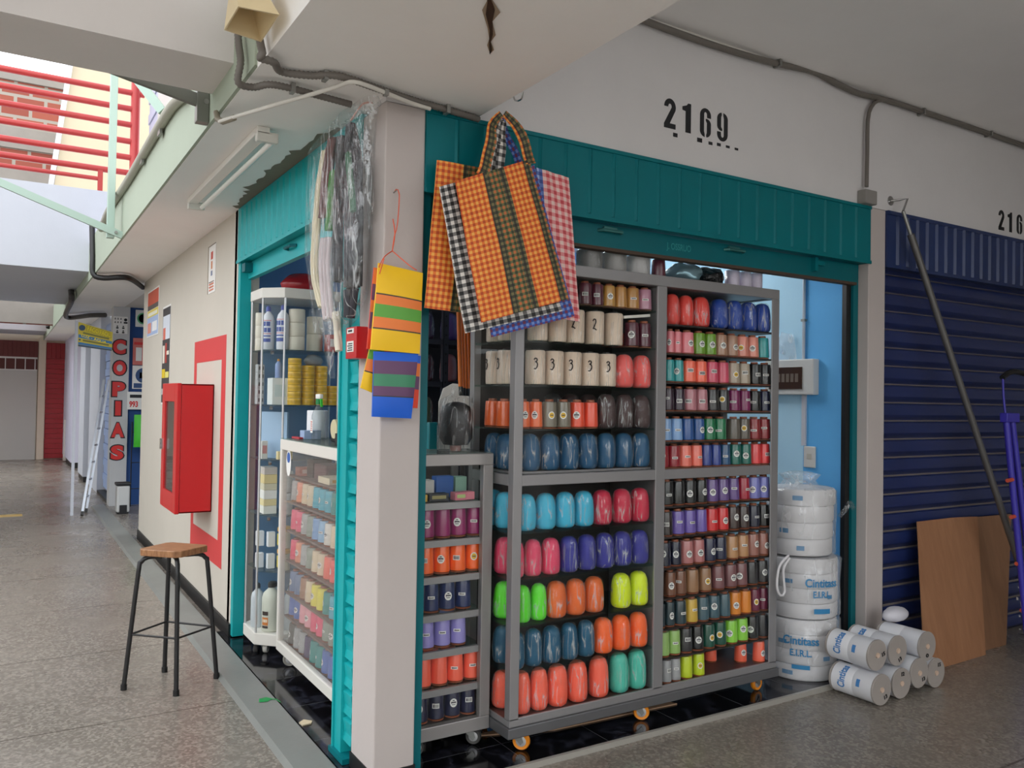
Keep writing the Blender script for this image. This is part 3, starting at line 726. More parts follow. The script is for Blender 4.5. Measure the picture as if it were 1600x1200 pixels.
for z in HS[:4]: MB().lathe([(.0, -.006), (.012, -.004), (.012, .012), (.0, .014)], (.085, 1.925, z-.02), 10, axis='x').build('glass_clip', CHROME, hx, 40)
for x, y in ((.10, 2.2), (.10, 1.98), (.5, 1.95), (.5, 2.25)): caster(hx, x, y, .021, .085, mat('white_wheel', (214, 210, 202), .4), .03, 1.)

# dark slotted-angle rack deep in the shop
rk = thing('steel_rack', 'dark slotted steel rack of bagged yarn behind the broom handles', 'rack', (.95, 1.35, .02))
DK = mat('slotted_steel', (62, 62, 72), .45, .4)
m = MB()
for x in (.60, .868, 1.30):
    for y in (1.16, 1.52): m.box((x, y, .021), (x+.035, y+.003, 2.35)).box((x, y, .021), (x+.003, y+.03, 2.35))
m.build('uprights', DK, rk)
ZK = [.3, .62, .94, 1.20, 1.445, 1.70, 1.945, 2.2]
for z in ZK: MB().box((.605, 1.166, z-.03), (1.335, 1.515, z-.002)).build('shelf', DK, rk)
m = MB()
for z in range(40): m.lathe([(.0, 0), (.006, 0), (.006, .002)], (.885, 1.157, .1+z*.055), 6, axis='y')
m.build('bolt_holes', BLACK, rk)
MB().box((.60, 1.524, .021), (1.335, 1.53, 2.35)).build('back_panel', mat('rack_dark_backing', (40, 40, 48), .7), rk)  # dark sheet added to keep the space behind the yarn dark

# ================================================================== THREAD AND YARN
C = {'dark maroon': (86, 26, 46), 'gold': (190, 140, 70), 'ochre': (186, 132, 66), 'mauve pink': (186, 130, 152), 'kraft beige': (226, 204, 184), 'coral pink': (240, 96, 92),
 'orange': (236, 104, 48), 'olive grey': (122, 114, 100), 'coral red': (238, 84, 56), 'dark brown': (64, 40, 42), 'teal blue': (0, 78, 118), 'cyan': (62, 182, 216), 'crimson': (206, 34, 70),
 'rose pink': (232, 70, 108), 'navy purple': (48, 48, 146), 'neon green': (98, 232, 44), 'rust orange': (232, 108, 44), 'neon yellow': (222, 242, 20), 'neon orange': (255, 104, 34),
 'petrol blue': (0, 84, 116), 'coral': (255, 104, 78), 'aqua green': (76, 192, 170), 'tomato red': (228, 62, 52), 'royal blue': (4, 62, 158), 'pink': (232, 130, 140), 'leaf green': (112, 158, 40),
 'tan': (172, 130, 106), 'salmon pink': (226, 140, 122), 'turquoise': (40, 156, 160), 'orange coral': (255, 112, 84), 'raspberry': (212, 76, 104), 'stone grey': (176, 160, 142), 'black': (20, 20, 24),
 'dark purple': (48, 22, 46), 'dusty mauve': (186, 120, 130), 'charcoal': (44, 42, 46), 'magenta purple': (122, 16, 84), 'navy': (26, 30, 64), 'sky blue': (130, 168, 216), 'blue': (30, 82, 150),
 'green': (16, 120, 76), 'grey brown': (96, 88, 80), 'maroon': (142, 36, 44), 'wine red': (150, 22, 40), 'salmon': (240, 116, 98), 'indigo': (40, 64, 146), 'steel blue': (20, 76, 120),
 'bottle green': (10, 104, 92), 'bright red': (232, 66, 70), 'purple': (104, 76, 140), 'cherry red': (168, 18, 50), 'periwinkle': (122, 124, 196), 'black brown': (46, 34, 36), 'violet': (110, 88, 172),
 'scarlet': (214, 36, 42), 'espresso brown': (58, 38, 36), 'dusty pink': (182, 112, 112), 'dark navy': (18, 22, 50), 'camel': (188, 138, 94), 'rosy brown': (160, 104, 92), 'brown': (122, 78, 58),
 'bronze brown': (152, 110, 76), 'mauve brown': (124, 78, 82), 'dark teal': (30, 54, 62), 'mustard gold': (206, 168, 62), 'slate teal': (62, 92, 104), 'amber orange': (226, 134, 36), 'burgundy': (110, 26, 60),
 'pale green': (152, 190, 106), 'forest green': (10, 78, 62), 'lime green': (142, 212, 66), 'silver': (164, 164, 166), 'yellow lime': (200, 218, 42), 'magenta': (146, 22, 96), 'lilac': (150, 140, 208),
 'midnight blue': (28, 44, 92), 'pale blue': (150, 190, 226), 'light grey': (176, 176, 176), 'white': (226, 224, 218), 'pale pink': (240, 172, 182), 'hot pink': (238, 96, 128), 'sage grey': (150, 160, 150),
 'lemon yellow': (236, 224, 84), 'sea green': (52, 142, 138), 'light teal': (84, 178, 200), 'cream': (226, 208, 180), 'peach': (236, 150, 120), 'dull blue': (112, 132, 170), 'denim blue': (84, 112, 186), 'light orange': (255, 160, 70), 'plum': (78, 52, 96), 'dark olive': (74, 84, 56)}
CORE = mat('spool_core_brown', (150, 84, 56), .5)
STK = [PAPER, mat('sticker_print', (70, 66, 74), .6), mat('sticker_yellow', (222, 178, 50), .55)]
_proto = {}
def _mesh_only(mb, name, mats, smooth=40):
    o = mb.build(name, mats, None, smooth); me = o.data; bpy.data.objects.remove(o); return me
def patch(mb, r, ang, z, w, h, shape, mi, lift, taper=0.):
    """a sticker wrapped on the spool: shape 'disc' or 'rect'"""
    if shape == 'disc': pts = [(w/2*math.cos(2*PI*i/16), h/2*math.sin(2*PI*i/16)) for i in range(16)]
    else: pts = [(-w/2+w*i/4, -h/2) for i in range(5)]+[(w/2-w*i/4, h/2) for i in range(5)]
    rr = lambda zz: r+taper*(zz)+lift
    vs = [(rr(z)*math.cos(ang), rr(z)*math.sin(ang), z)]
    for x, y in pts:
        a = ang+x/r; vs.append((rr(z+y)*math.cos(a), rr(z+y)*math.sin(a), z+y))
    n = len(pts)
    mb.add(vs, [(0, 1+i, 1+(i+1) % n) for i in range(n)], mi)
def sticker_mesh(kind, r, z, taper):
    key = ('stk', kind, r, z)
    if key not in _proto:
        m = MB(); A = -PI/2-.45
        if kind == 'round': patch(m, r, A, z, .036, .036, 'disc', 0, .0012, taper); patch(m, r, A, z+.002, .024, .006, 'rect', 1, .0018, taper); patch(m, r, A, z-.007, .017, .003, 'rect', 1, .0018, taper); patch(m, r, A, z+.010, .010, .004, 'rect', 1, .0018, taper)
        elif kind == 'yellow': patch(m, r, A, z, .034, .034, 'disc', 0, .0012, taper); patch(m, r, A, z, .024, .024, 'disc', 2, .0018, taper); patch(m, r, A, z, .016, .004, 'rect', 1, .0024, taper)
        elif kind == 'code':
            patch(m, r, A, z, .034, .020, 'rect', 0, .0012, taper)
            for i in range(7): patch(m, r, A+(-.012+.004*i)/r, z, .0022, .013, 'rect', 1, .0018, taper)
        elif kind == 'bar': patch(m, r, A, z, .034, .012, 'rect', 0, .0012, taper); patch(m, r, A, z, .024, .004, 'rect', 1, .0018, taper)
        _proto[key] = _mesh_only(m, 'sticker', STK, None)
    return _proto[key]
def spool_meshes(color):
    key = ('spool', color)
    if key not in _proto:
        t = MB().lathe([(.0300, .006), (.0385, .008), (.0392, .012), (.0345, .112), (.0325, .119), (.012, .121)], seg=22)
        c = MB().lathe([(.012, 0), (.0375, 0), (.0378, .004), (.030, .0062)], seg=18).lathe([(.012, .1212), (.021, .1212), (.0195, .131), (.013, .131)], seg=14)
        _proto[key] = (_mesh_only(t, 'thread', m_thread(C[color], color)), _mesh_only(c, 'core', CORE))
    return _proto[key]
def yarn_meshes(color, h):
    key = ('yarn', color, h)
    if key not in _proto:
        k = h/.168
        prof = [(.012, .0), (.036, .001), (.0455, .009), (.050, .024), (.0502, .06), (.0485, .10), (.0445, .13), (.036, .152), (.022, .162), (.010, .165)]
        b = MB().lathe([(r, z*k) for r, z in prof], seg=20)
        rnd = random.Random(color); ph = rnd.random()*6
        wob = lambda a, z: 1+.022*math.sin(3*a+ph+z*30)+.016*math.sin(7*a+z*70)
        pf = [(.013, -.0004), (.038, -.0004), (.0485, .008), (.0525, .028), (.0525, .065), (.051, .105), (.048, .135), (.041, .157), (.027, .168), (.006, .171)]
        w = MB().lathe([(r, z*k) for r, z in pf], seg=26, wob=wob)
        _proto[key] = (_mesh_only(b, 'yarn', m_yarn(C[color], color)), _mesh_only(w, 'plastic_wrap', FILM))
    return _proto[key]
def child(name, me, parent):
    o = bpy.data.objects.new(name, me); COL.objects.link(o); o.parent = parent; return o
def spool(x, y, z, color, label, group, sticker='', s=1., sz=1., rot=0., zst=.06):
    o = thing('thread_spool', label, 'thread spool', (x, y, z), group); o.scale = (s, s, sz); o.rotation_euler.z = rot
    t, c = spool_meshes(color); child('thread', t, o); child('core', c, o)
    if sticker: child('sticker', sticker_mesh(sticker, .0392, zst, -.046), o)
    return o
def yarn(x, y, z, color, label, group, s=1., h=.168, rot=0., kind='bagged yarn cone'):
    o = thing('yarn_cone', label, 'yarn cone', (x, y, z), group); o.scale = (s, s, 1); o.rotation_euler.z = rot
    b, w = yarn_meshes(color, h); child('yarn', b, o); child('plastic_wrap', w, o)
    return o
DIGPATH = {'3': [(-.5, .75), (-.2, 1.), (.25, .95), (.4, .7), (.2, .5), (-.15, .42), (.3, .32), (.5, 0), (.4, -.4), (0, -.75), (-.5, -.7)], '2': [(-.45, .65), (-.15, 1.), (.3, .9), (.4, .5), (.1, 0), (-.4, -.7), (-.1, -.6), (.3, -.75), (.6, -.9)]}
KR = m_yarn(C['kraft beige'], 'kraft beige')
def kraft(x, y, z, digit, label, group, s=1., rot=0.):
    o = thing('kraft_cone', label, 'yarn cone', (x, y, z), group); o.scale = (s, s, 1); o.rotation_euler.z = rot
    if 'kraft' not in _proto:
        b = MB().lathe([(.020, .004), (.043, .004), (.047, .009), (.047, .155), (.042, .161), (.022, .162)], seg=24)
        c = MB().lathe([(.012, 0), (.026, 0), (.026, .0039)], seg=16).lathe([(.012, .1622), (.02, .1622), (.02, .170), (.014, .170)], seg=14)
        w = MB().lathe([(.020, .0032), (.044, .0032), (.0485, .008), (.0485, .156), (.043, .1632)], seg=24, wob=lambda a, h: 1+.012*math.sin(5*a+h*60))
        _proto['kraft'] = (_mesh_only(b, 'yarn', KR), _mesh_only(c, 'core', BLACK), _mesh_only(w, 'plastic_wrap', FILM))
        for dgt in DIGPATH:
            pts = DIGPATH[dgt]; P = [Vector((px*.017, py*.028+.095)) for px, py in pts]
            fine = []
            for i in range(len(P)-1):
                for t in range(3): fine.append(P[i].lerp(P[i+1], t/3))
            fine.append(P[-1]); d = MB()
            A0 = -PI/2-.62
            d.tube([((.0505)*math.cos(A0+p.x/.05), (.0505)*math.sin(A0+p.x/.05), p.y) for p in fine], .0026, 5)
            _proto['k'+dgt] = _mesh_only(d, 'handwritten_number', INK)
    b, c, w = _proto['kraft']; child('yarn', b, o); child('core', c, o); child('plastic_wrap', w, o)
    if digit: child('handwritten_number', _proto['k'+digit], o)
    return o
def settle(xs, rads, lo, hi):
    """nudge a row of items clear of its neighbours and of the cabinet's sides"""
    xs, rads = list(xs), list(rads); n = len(xs); g = .0012
    for _ in range(400):
        for i in range(n): xs[i] = max(lo+rads[i]+g, min(hi-rads[i]-g, xs[i]))
        worst = 0
        for i in range(n-1):
            d = rads[i]+rads[i+1]+g-(xs[i+1]-xs[i])
            if d > 0: xs[i] -= d/2; xs[i+1] += d/2; worst = max(worst, d)
        if worst < 1e-4: return xs, rads
        if _ % 60 == 59: rads = [r*.985 for r in rads]
    return xs, [r*.97 for r in rads]
# wide bay: (kind, pixel column, colour) front rows from the survey of each shelf
LB = [
 [('s', 922, 'dark maroon'), ('s', 939, 'dark maroon'), ('s', 955, 'gold'), ('s', 971, 'ochre'), ('s', 988, 'ochre'), ('s', 1006, 'mauve pink')],
 [('k', 837, ''), ('k', 867, ''), ('k', 895, '2'), ('k', 926, '2'), ('k', 955.5, ''), ('s', 986, 'dark maroon'), ('s', 1006, 'dark maroon')],
 [('k', 836, '3'), ('k', 865.6, '3'), ('k', 891.6, '3'), ('k', 917.6, '3'), ('k', 943.6, '3'), ('y', 972, 'coral pink'), ('y', 1001, 'coral pink')],
 [('s', 824.5, 'orange'), ('s', 842, 'orange'), ('s', 862, 'olive grey'), ('s', 882, 'olive grey'), ('s', 901.5, 'coral red'), ('s', 921, 'coral red'), ('y', 947, 'dark brown'), ('y', 976, 'dark brown'), ('y', 1003, 'dark brown')],
 [('y', c, 'teal blue') for c in (831, 866, 897, 925, 953, 979, 1004)],
 [('y', c, 'cyan') for c in (826.6, 853.7, 883, 911)]+[('y', c, 'crimson') for c in (940, 972, 1002)],
 [('y', c, 'rose pink') for c in (824, 847.5, 873)]+[('y', c, 'navy purple') for c in (900.5, 925, 951, 977, 1001)],
 [('y', 823, 'neon green'), ('y', 845, 'neon green')]+[('y', c, 'rust orange') for c in (873, 900.5, 927.6)]+[('y', 975.4, 'neon yellow'), ('y', 1000, 'neon yellow')],
 [('y', c, 'petrol blue') for c in (822, 846, 873, 898, 921)]+[('y', c, 'neon orange') for c in (948, 975, 1001)],
 [('y', c, 'coral') for c in (822, 846, 876, 907, 940)]+[('y', 971.5, 'aqua green'), ('y', 998.7, 'aqua green')],
]
KINDW = {'y': 'bagged yarn cone', 's': 'thread spool', 'k': 'kraft yarn cone'}
RAD = {'y': .0525, 's': .0395, 'k': .0495}
YF = .072
for ri, row in enumerate(LB):
    z = ZL[ri]; xs = []
    for k, c, col in row: xs.append(onY(c, 700, YF).x)
    want = [RAD[k]*(1.045 if k != 's' else 1.01) for k, c, col in row]
    want = [min(w_, *[abs(xs[j]-xs[i])*.56 for j in (i-1, i+1) if 0 <= j < len(xs)]) for i, w_ in enumerate(want)]
    xs, rads = settle(xs, want, X0+.008, 1.4915)
    for i, (k, c, col) in enumerate(row):
        s = rads[i]/RAD[k]/(1.045 if k != 's' else 1.01); x = xs[i]
        nm = f"{ORD[i+1]} from left on {ORD[ri+1]} shelf of tall cabinet's wide bay"
        h = (.192 if ri == 9 else .168) if ri != 4 else .172
        if k == 'y': yarn(x, YF, z, col, f"bagged {col} yarn cone, {nm}", "bagged yarn cones in the tall grey cabinet", s, h, random.uniform(0, 6))
        elif k == 'k': kraft(x, YF, z, col, f"kraft cone {'numbered '+col+', ' if col else 'unnumbered, '}{nm}", "kraft yarn cones in the tall grey cabinet", s, random.uniform(-.15, .15))
        else: spool(x, YF, z, col, f"{col} thread spool, {nm}", "thread spools in the tall cabinet's wide bay", {0: ('code', 'code', 'round', '', 'bar', 'bar')[i % 6], 1: ('bar', 'round')[i % 2], 3: ('round', 'round', 'yellow', 'yellow', 'round', '')[i % 6]}[ri], s, .9 if ri == 0 else 1.04, random.uniform(-.3, .3))
    # cones standing behind the first of the row, seen through the side glass
    k, c, col = row[0]
    if ri >= 1:
        for q in range(3 if ri < 6 else 1):
            y = YF+.108*(q+1); x = X0+.016+RAD[k]
            if y+RAD[k] > Y1-.045: continue
            nm = f"{ORD[q+2]} back along side glass on {ORD[ri+1]} shelf of tall cabinet"
            if k == 'y': yarn(x, y, z, col, f"bagged {col} yarn cone, {nm}", "bagged yarn cones in the tall grey cabinet", .96, .168, random.uniform(0, 6))
            elif k == 'k': kraft(x, y, z, '3' if ri == 2 else '', f"kraft cone{' numbered 3' if ri == 2 else ''}, {nm}", "kraft yarn cones in the tall grey cabinet", .96, -1.0)
            else: spool(x, y, z, col, f"{col} thread spool, {nm}", "thread spools in the tall cabinet's wide bay", '', 1., 1.04)
# cones glimpsed behind the front row
for x, col, ri in ((.985, 'charcoal', 3), (1.09, 'dark brown', 3), (1.20, 'dark brown', 3)):
    yarn(x, .20, ZL[ri], col, f"bagged {col} yarn cone behind the {'olive' if x < 1 else 'coral' if x < 1.1 else 'second coral'} spools, fourth shelf of tall cabinet", "bagged yarn cones in the tall grey cabinet")
o = yarn(1.30, .15, 0, 'coral red', 'coral red bagged cone lying on its side above the maroon spools, second shelf', "bagged yarn cones in the tall grey cabinet", .8); o.rotation_euler = (0, PI/2, 0); o.location = (1.29, .20, ZL[1]+.0445)

# narrow bay: thirteen shelves of spools
RB = [
 [('y', c, 'tomato red') for c in (1046, 1065, 1089.6)]+[('y', c, 'royal blue') for c in (1118.5, 1145.6, 1168, 1191)],
 [(1043, 'pink'), (1053, 'pink'), (1069, 'pink'), (1087, 'leaf green'), (1104, 'leaf green'), (1120, 'tan'), (1135, 'tan'), (1151, 'salmon pink'), (1166, 'salmon pink'), (1181.5, 'turquoise')],
 [(1042, 'turquoise'), (1055, 'turquoise'), (1072, 'orange coral'), (1088, 'orange coral'), (1105, 'raspberry'), (1121, 'raspberry'), (1138, 'stone grey'), (1154, 'stone grey'), (1174, 'black'), (1193, 'charcoal')],
 [(1043, 'dark purple'), (1058, 'dark purple'), (1076, 'dusty mauve'), (1093, 'dusty mauve'), (1108.5, 'charcoal'), (1125, 'charcoal'), (1145, 'magenta purple'), (1161, 'magenta purple'), (1176, 'black'), (1192, 'navy')],
 [(1039, 'sky blue'), (1054, 'sky blue'), (1070, 'blue'), (1085, 'blue'), (1100, 'green'), (1115, 'green'), (1144, 'grey brown'), (1158, 'grey brown'), (1175.5, 'maroon'), (1191, 'maroon')],
 [(1042.5, 'wine red'), (1058, 'wine red'), (1074, 'salmon'), (1090, 'salmon'), (1105, 'indigo'), (1118, 'indigo'), (1131, 'steel blue'), (1146, 'bottle green'), (1161, 'bottle green'), (1176, 'bright red'), (1189, 'bright red')],
 [(1047, 'black'), (1065, 'black'), (1083, 'black'), (1099.5, 'black'), (1115, 'purple'), (1131, 'purple'), (1146, 'purple'), (1161, 'cherry red'), (1176, 'periwinkle'), (1192, 'periwinkle')],
 [(1047, 'black brown'), (1063, 'violet'), (1080, 'violet'), (1096, 'violet'), (1113, 'scarlet'), (1130, 'scarlet'), (1144.6, 'espresso brown'), (1159.7, 'espresso brown'), (1175, 'dark navy'), (1190, 'black')],
 [(1038.5, 'dark navy'), (1053, 'dark navy'), (1069, 'dusty pink'), (1086, 'dusty pink'), (1105, 'navy'), (1122, 'navy'), (1140, 'camel'), (1156.5, 'camel'), (1173, 'rosy brown'), (1188, 'rosy brown')],
 [(1046, 'brown'), (1060, 'brown'), (1079, 'bronze brown'), (1098.7, 'bronze brown'), (1119, 'mauve brown'), (1138, 'mauve brown'), (1155, 'mauve brown'), (1171, 'charcoal'), (1187, 'charcoal')],
 [(1038, 'dark teal'), (1051, 'dark teal'), (1071, 'dark teal'), (1091, 'mustard gold'), (1107, 'slate teal'), (1122, 'slate teal'), (1138, 'slate teal'), (1153, 'amber orange'), (1168, 'amber orange'), (1183, 'burgundy'), (1195, 'burgundy')],
 [(1037, 'pale green'), (1052, 'pale green'), (1069, 'charcoal'), (1087, 'black'), (1105, 'forest green'), (1123, 'forest green'), (1142, 'lime green'), (1158, 'lime green'), (1175, 'black'), (1191, 'charcoal')],
 [(1040.6, 'silver'), (1055, 'silver'), (1072, 'yellow lime'), (1091, 'yellow lime'), (1139, 'orange coral'), (1167, 'orange coral'), (1185, 'orange coral')],
]
SPK = {3: ('bar', 'code', 'code', 'code', 'bar', 'yellow', 'bar', 'bar', 'bar', 'bar'), 1: ('round', 'bar', 'round', 'round', 'round', 'round', 'round', 'yellow', 'round', ''), 2: ('', 'round', 'code', 'code', 'code', '', 'yellow', 'code', 'code', 'bar'),
       4: ('bar', 'bar', '', 'round', 'round', 'bar', '', 'yellow', 'bar', 'bar'), 5: ('bar', 'bar', 'bar', 'bar', '', '', 'bar', 'round', 'round', '', 'code'), 6: ('bar', '', 'round', 'round', 'round', 'round', 'bar', 'bar', 'round', 'round'),
       7: ('code', 'bar', 'bar', '', 'bar', 'round', 'round', 'round', 'bar', 'code'), 8: ('round', 'round', 'round', 'round', 'round', 'bar', 'bar', 'bar', 'round', 'round'), 9: ('round', 'bar', '', 'yellow', 'bar', 'round', 'round', '', 'round'),
       10: ('round', 'round', 'bar', 'bar', 'bar', 'round', '', 'round', '', 'yellow', 'bar'), 11: ('', 'bar', 'code', 'round', 'yellow', 'yellow', 'round', 'round', 'round', ''), 12: ('code', 'bar', '', 'yellow', '', 'round', 'round')}
for ri, row in enumerate(RB):
    z = ZR[ri]; tiers = [onY(e[1] if ri == 0 else e[0], 700, .08).x for e in row]
    R0 = .0525*1.045 if ri == 0 else .0402
    want = [min(R0, *[abs(tiers[j]-tiers[i])*.56 for j in (i-1, i+1) if 0 <= j < len(tiers)]) for i in range(len(tiers))]
    if ri < 12: tiers, rads = settle(tiers, want, 1.5085, X1-.008)
    else: rads = [min(R0, w_*.875) for w_ in want]
    for i, e in enumerate(row):
        x = tiers[i]
        nm = f"{ORD[i+1]} from left on {ORD[ri+1]} shelf of tall cabinet's narrow bay"
        if ri == 0:
            r = rads[i]/1.045; yarn(x, .073, z, e[2], f"bagged {e[2]} yarn cone, {nm}", "bagged yarn cones in the tall grey cabinet", r/.0525, .165, random.uniform(0, 6))
        else:
            y = .062
            if ri == 12 and i >= 4: y = (.20, .11, .062)[i-4]
            r = rads[i]*.99 if ri < 12 else min(.037, rads[i])
            spool(x, y, z, e[1], f"{e[1]} thread spool, {nm}", "thread spools in the tall cabinet's narrow bay", SPK[ri][i % len(SPK[ri])], r/.0395, .955 if ri == 5 else .975 if ri < 6 else .95 if ri == 12 else 1.02, random.uniform(-.5, .5), random.choice((.055, .06, .068)))
o = spool(1.985, .062, 0, 'grey brown', "grey brown thread spool lying end-on in the gap on fifth shelf of narrow bay", "thread spools in the tall cabinet's narrow bay", '', .9, .9); o.rotation_euler = (-PI/2, 0, 0); o.location = (1.94, .19, ZR[4]+.036)
for x, y in ((1.83, .27), (1.97, .28)):
    spool(x, y, ZR[12], 'orange coral', f"orange coral thread spool at the back of the lowest shelf, {'nearer' if x < 1.9 else 'farther from'} the lime spools", "thread spools in the tall cabinet's narrow bay", '', 1., .95)

# low grey cabinet
GB = [(1, 'magenta', (674, 697, 721, 748), ('round', '', 'round', 'bar')), (2, 'neon orange', (671, 695, 719, 745), ('code', 'round', 'code', 'yellow')), (3, 'midnight blue', (673, 699, 723), ('bar', 'round', 'bar')),
      (4, 'lilac', (669, 691, 715), ('bar', 'bar', 'bar')), (5, 'coral', (665, 688, 712, 740), ('', '', 'bar', 'bar')), (6, 'navy', (663, 686, 709, 729), ('round', 'code', 'round', 'code'))]
GRP = "thread cones in the low grey cabinet"
for si, col, pxs, st in GB:
    xs, rads = settle([onY(p, 900, .235).x for p in pxs], [.0402]*len(pxs), GX0+.002, GX1-.013)
    for i, x in enumerate(xs):
        r = rads[i]*.98
        spool(x, .235, ZG[si], col, f"{col} thread cone, {ORD[i+1]} from the pillar on {ORD[si]} shelf of low grey cabinet", GRP, st[i], r/.0395, 1.08, random.uniform(-.2, .2), .062)
for si, col, xs in ((2, 'neon orange', (.40, .49)), (5, 'coral', (.33, .42, .51)), (1, 'magenta', (.44, .53)), (4, 'lilac', (.50,))):
    for i, x in enumerate(xs): spool(x, .345, ZG[si], col, f"{col} thread cone, {ORD[i+1]} in the back row of {ORD[si]} shelf, low grey cabinet", GRP, '', 1., 1.08)

# low white cabinet in the left doorway
WB = [['light grey', 'peach', 'cream', 'cream', 'light teal', 'light teal', 'light teal', 'sea green', 'salmon', 'white'], ['hot pink', 'hot pink', 'light grey', 'sage grey', 'sky blue', 'pale blue', 'white', 'cream', 'pale pink', 'lilac'],
      ['rose pink', 'peach', 'light grey', 'sage grey', 'cream', 'cream', 'salmon', 'coral pink', 'mauve pink', 'periwinkle'], ['dull blue', 'dull blue', 'tan', 'cream', 'lemon yellow', 'lemon yellow', 'sea green', 'light teal', 'coral pink', 'light orange'],
      ['denim blue', 'denim blue', 'pale pink', 'pale pink', 'hot pink', 'hot pink', 'sage grey', 'sage grey', 'light grey', 'lilac'], ['grey brown', 'light grey', 'light grey', 'plum', 'sea green', 'sea green', 'denim blue', 'denim blue', 'periwinkle', 'salmon']]
for ri, row in enumerate(WB):
    for i, col in enumerate(row):
        y = 1.66-i*.0985
        spool(.19, y, ZW[ri]+.001, col, f"{col} thread spool, {ORD[i+1]} from the far end on {ORD[ri+1]} shelf of low white cabinet", "thread spools in the low white cabinet", ('', 'round', 'bar', 'round')[(i+ri) % 4], 1.12, 1.0 if ri != 4 else .92, -PI/2+.4+random.uniform(-.4, .4))

# yarn on the dark rack
RKB = [(1, ('plum', 'violet', 'violet')), (2, ('dark maroon', 'dusty mauve', 'mauve brown')), (3, ('dark olive', 'scarlet', 'wine red')), (4, ('dark navy', 'plum', 'black')), (5, ('black brown', 'dark navy', 'navy'))]
for k, cols in RKB:
    z = ZK[-1-k]
    for i, col in enumerate(cols):
        x = (.80, .955, 1.07)[i]
        yarn(x, 1.26, z, col, f"bagged {col} yarn cone, {ORD[i+1]} along {ORD[k]} shelf of the dark steel rack", "bagged yarn cones on the dark steel rack", 1.02, .17, i*1.3)

# ================================================================== OVERHEAD FITTINGS
def corrugated(pts, r=.012, step=.007):
    P = [Vector(p) for p in pts]; out = []
    for i in range(len(P)-1):                               # Catmull-Rom through the survey points
        a, b, c, d = P[max(i-1, 0)], P[i], P[i+1], P[min(i+2, len(P)-1)]
        n = max(2, int((c-b).length/step))
        for j in range(n):
            t = j/n; out.append(.5*((2*b)+(c-a)*t+(2*a-5*b+4*c-d)*t*t+(3*b-a-3*c+d)*t**3))
    out.append(P[-1]); return out, [r*(1.12 if i % 2 else .92) for i in range(len(out))]
def smooth_path(pts, step=.03):
    return corrugated(pts, 1, step)[0]
def conduit_thing(name, label, path, r, m, clips=(), corr=False, cat='pipe'):
    if corr: P, R_ = corrugated(path, r)
    else: P, R_ = smooth_path(path), r
    o = thing(name, label, cat, tuple(P[0])); MB().tube(P, R_, 8).build('pipe', m, o, 60)
    for c in clips:
        c = Vector(c); MB().box((c.x-.008, c.y-r*1.5, c.z-r*1.4), (c.x+.008, c.y+r*1.5, c.z+r*1.25)).build('clip', STEEL, o)
    return o
Q = lambda px, py, z=2.812: tuple(onZ(px, py, z))
conduit_thing('flexible_conduit', 'ribbed grey conduit along the soffit from the loudspeaker past the corner pillar', [tuple(onX(404, 48, -.55)), tuple(onX(407, 68, -.55)), tuple(onX(410, 84, -.55)), (-.552, onX(410, 84, -.55).y+.02, 2.803), (-.50, onX(410, 84, -.55).y+.035, 2.804), Q(440, 112), Q(485, 118), Q(530, 119), Q(600, 142), Q(650, 158), Q(700, 172), (.395, -.028, 2.812), (.42, -.022, 2.811)], .0135, CONDUIT, (Q(508, 118.5), Q(698, 171)), True)
conduit_thing('flexible_conduit', 'ribbed grey conduit bending from the loudspeaker towards the clear hanging bag', [tuple(onX(371, 40, -.56)), tuple(onX(373, 70, -.56)), tuple(onX(376, 96, -.56)), (-.562, onX(376, 96, -.56).y+.02, 2.803), (-.50, onX(376, 96, -.56).y+.04, 2.804), Q(420, 132), Q(455, 138), Q(500, 150), Q(548, 163)], .0135, CONDUIT, (Q(457, 138),), True)
conduit_thing('rigid_conduit', 'white rigid conduit crossing the soffit from the fascia to the corner pillar', [Q(344, 190, 2.787), Q(352, 187, 2.787), Q(440, 161, 2.787), Q(515, 139, 2.787), Q(540, 130, 2.787), Q(553, 128, 2.787), Q(575, 134, 2.787), Q(640, 160, 2.787), Q(672, 170, 2.787)], .0085, CONDW, (Q(603, 145, 2.787),))
MB().tube([Q(338, 176, 2.84), Q(340, 186, 2.802), Q(348, 190, 2.787), Q(366, 184, 2.787)], .014, 8).build('elbow', mat('conduit_elbow', (140, 132, 116), .5), [o for o in COL.objects if o.name.startswith('rigid_conduit')][0], 60)
FX = -.552
F_ = lambda px, py: tuple(onX(px, py, FX))
conduit_thing('fascia_conduit', 'grey conduit running along the pale green fascia below the red railing', [F_(292, 146), F_(268, 168), F_(235, 222), F_(200, 282), F_(172, 325), F_(163, 345), F_(158, 358)], .03, mat('fascia_pipe', (168, 166, 152), .5), (F_(250, 200), F_(222, 246)))
pd = thing('drop_pipe', 'black drop pipe bending under the soffit to the far corner of the left wall', 'pipe', tuple(onX(143, 370, FX)))
MB().tube(smooth_path([onX(144, 352, FX), onX(145, 400, FX), onX(146, 428, -.545), (-.46, onX(146, 428, -.545).y-.05, 2.787), (-.25, onX(146, 428, -.545).y-.22, 2.787), (-.01, 6.86, 2.787)]), .028, 8).build('pipe', BLACK, pd, 60)
pd = thing('drop_pipe', 'grey drop pipe beside the second walkway bridge', 'pipe', tuple(onX(110, 440, FX)))
MB().tube(smooth_path([onX(110, 432, -.58), onX(111, 452, -.58), onX(111.5, 470, -.585), (-.5, 11.4, 2.772), (-.2, 10.9, 2.78), (-.02, 10.7, 2.78)]), .035, 8).build('pipe', mat('dark_grey_pipe', (66, 62, 60), .5), pd, 60)
pd = thing('drop_pipe', 'thin black drop pipe at the far end of the fascia', 'pipe', tuple(onX(72, 480, FX)))
MB().tube([onX(76, 478, FX), onX(76, 512, FX)], .05, 8).build('pipe', BLACK, pd, 60)

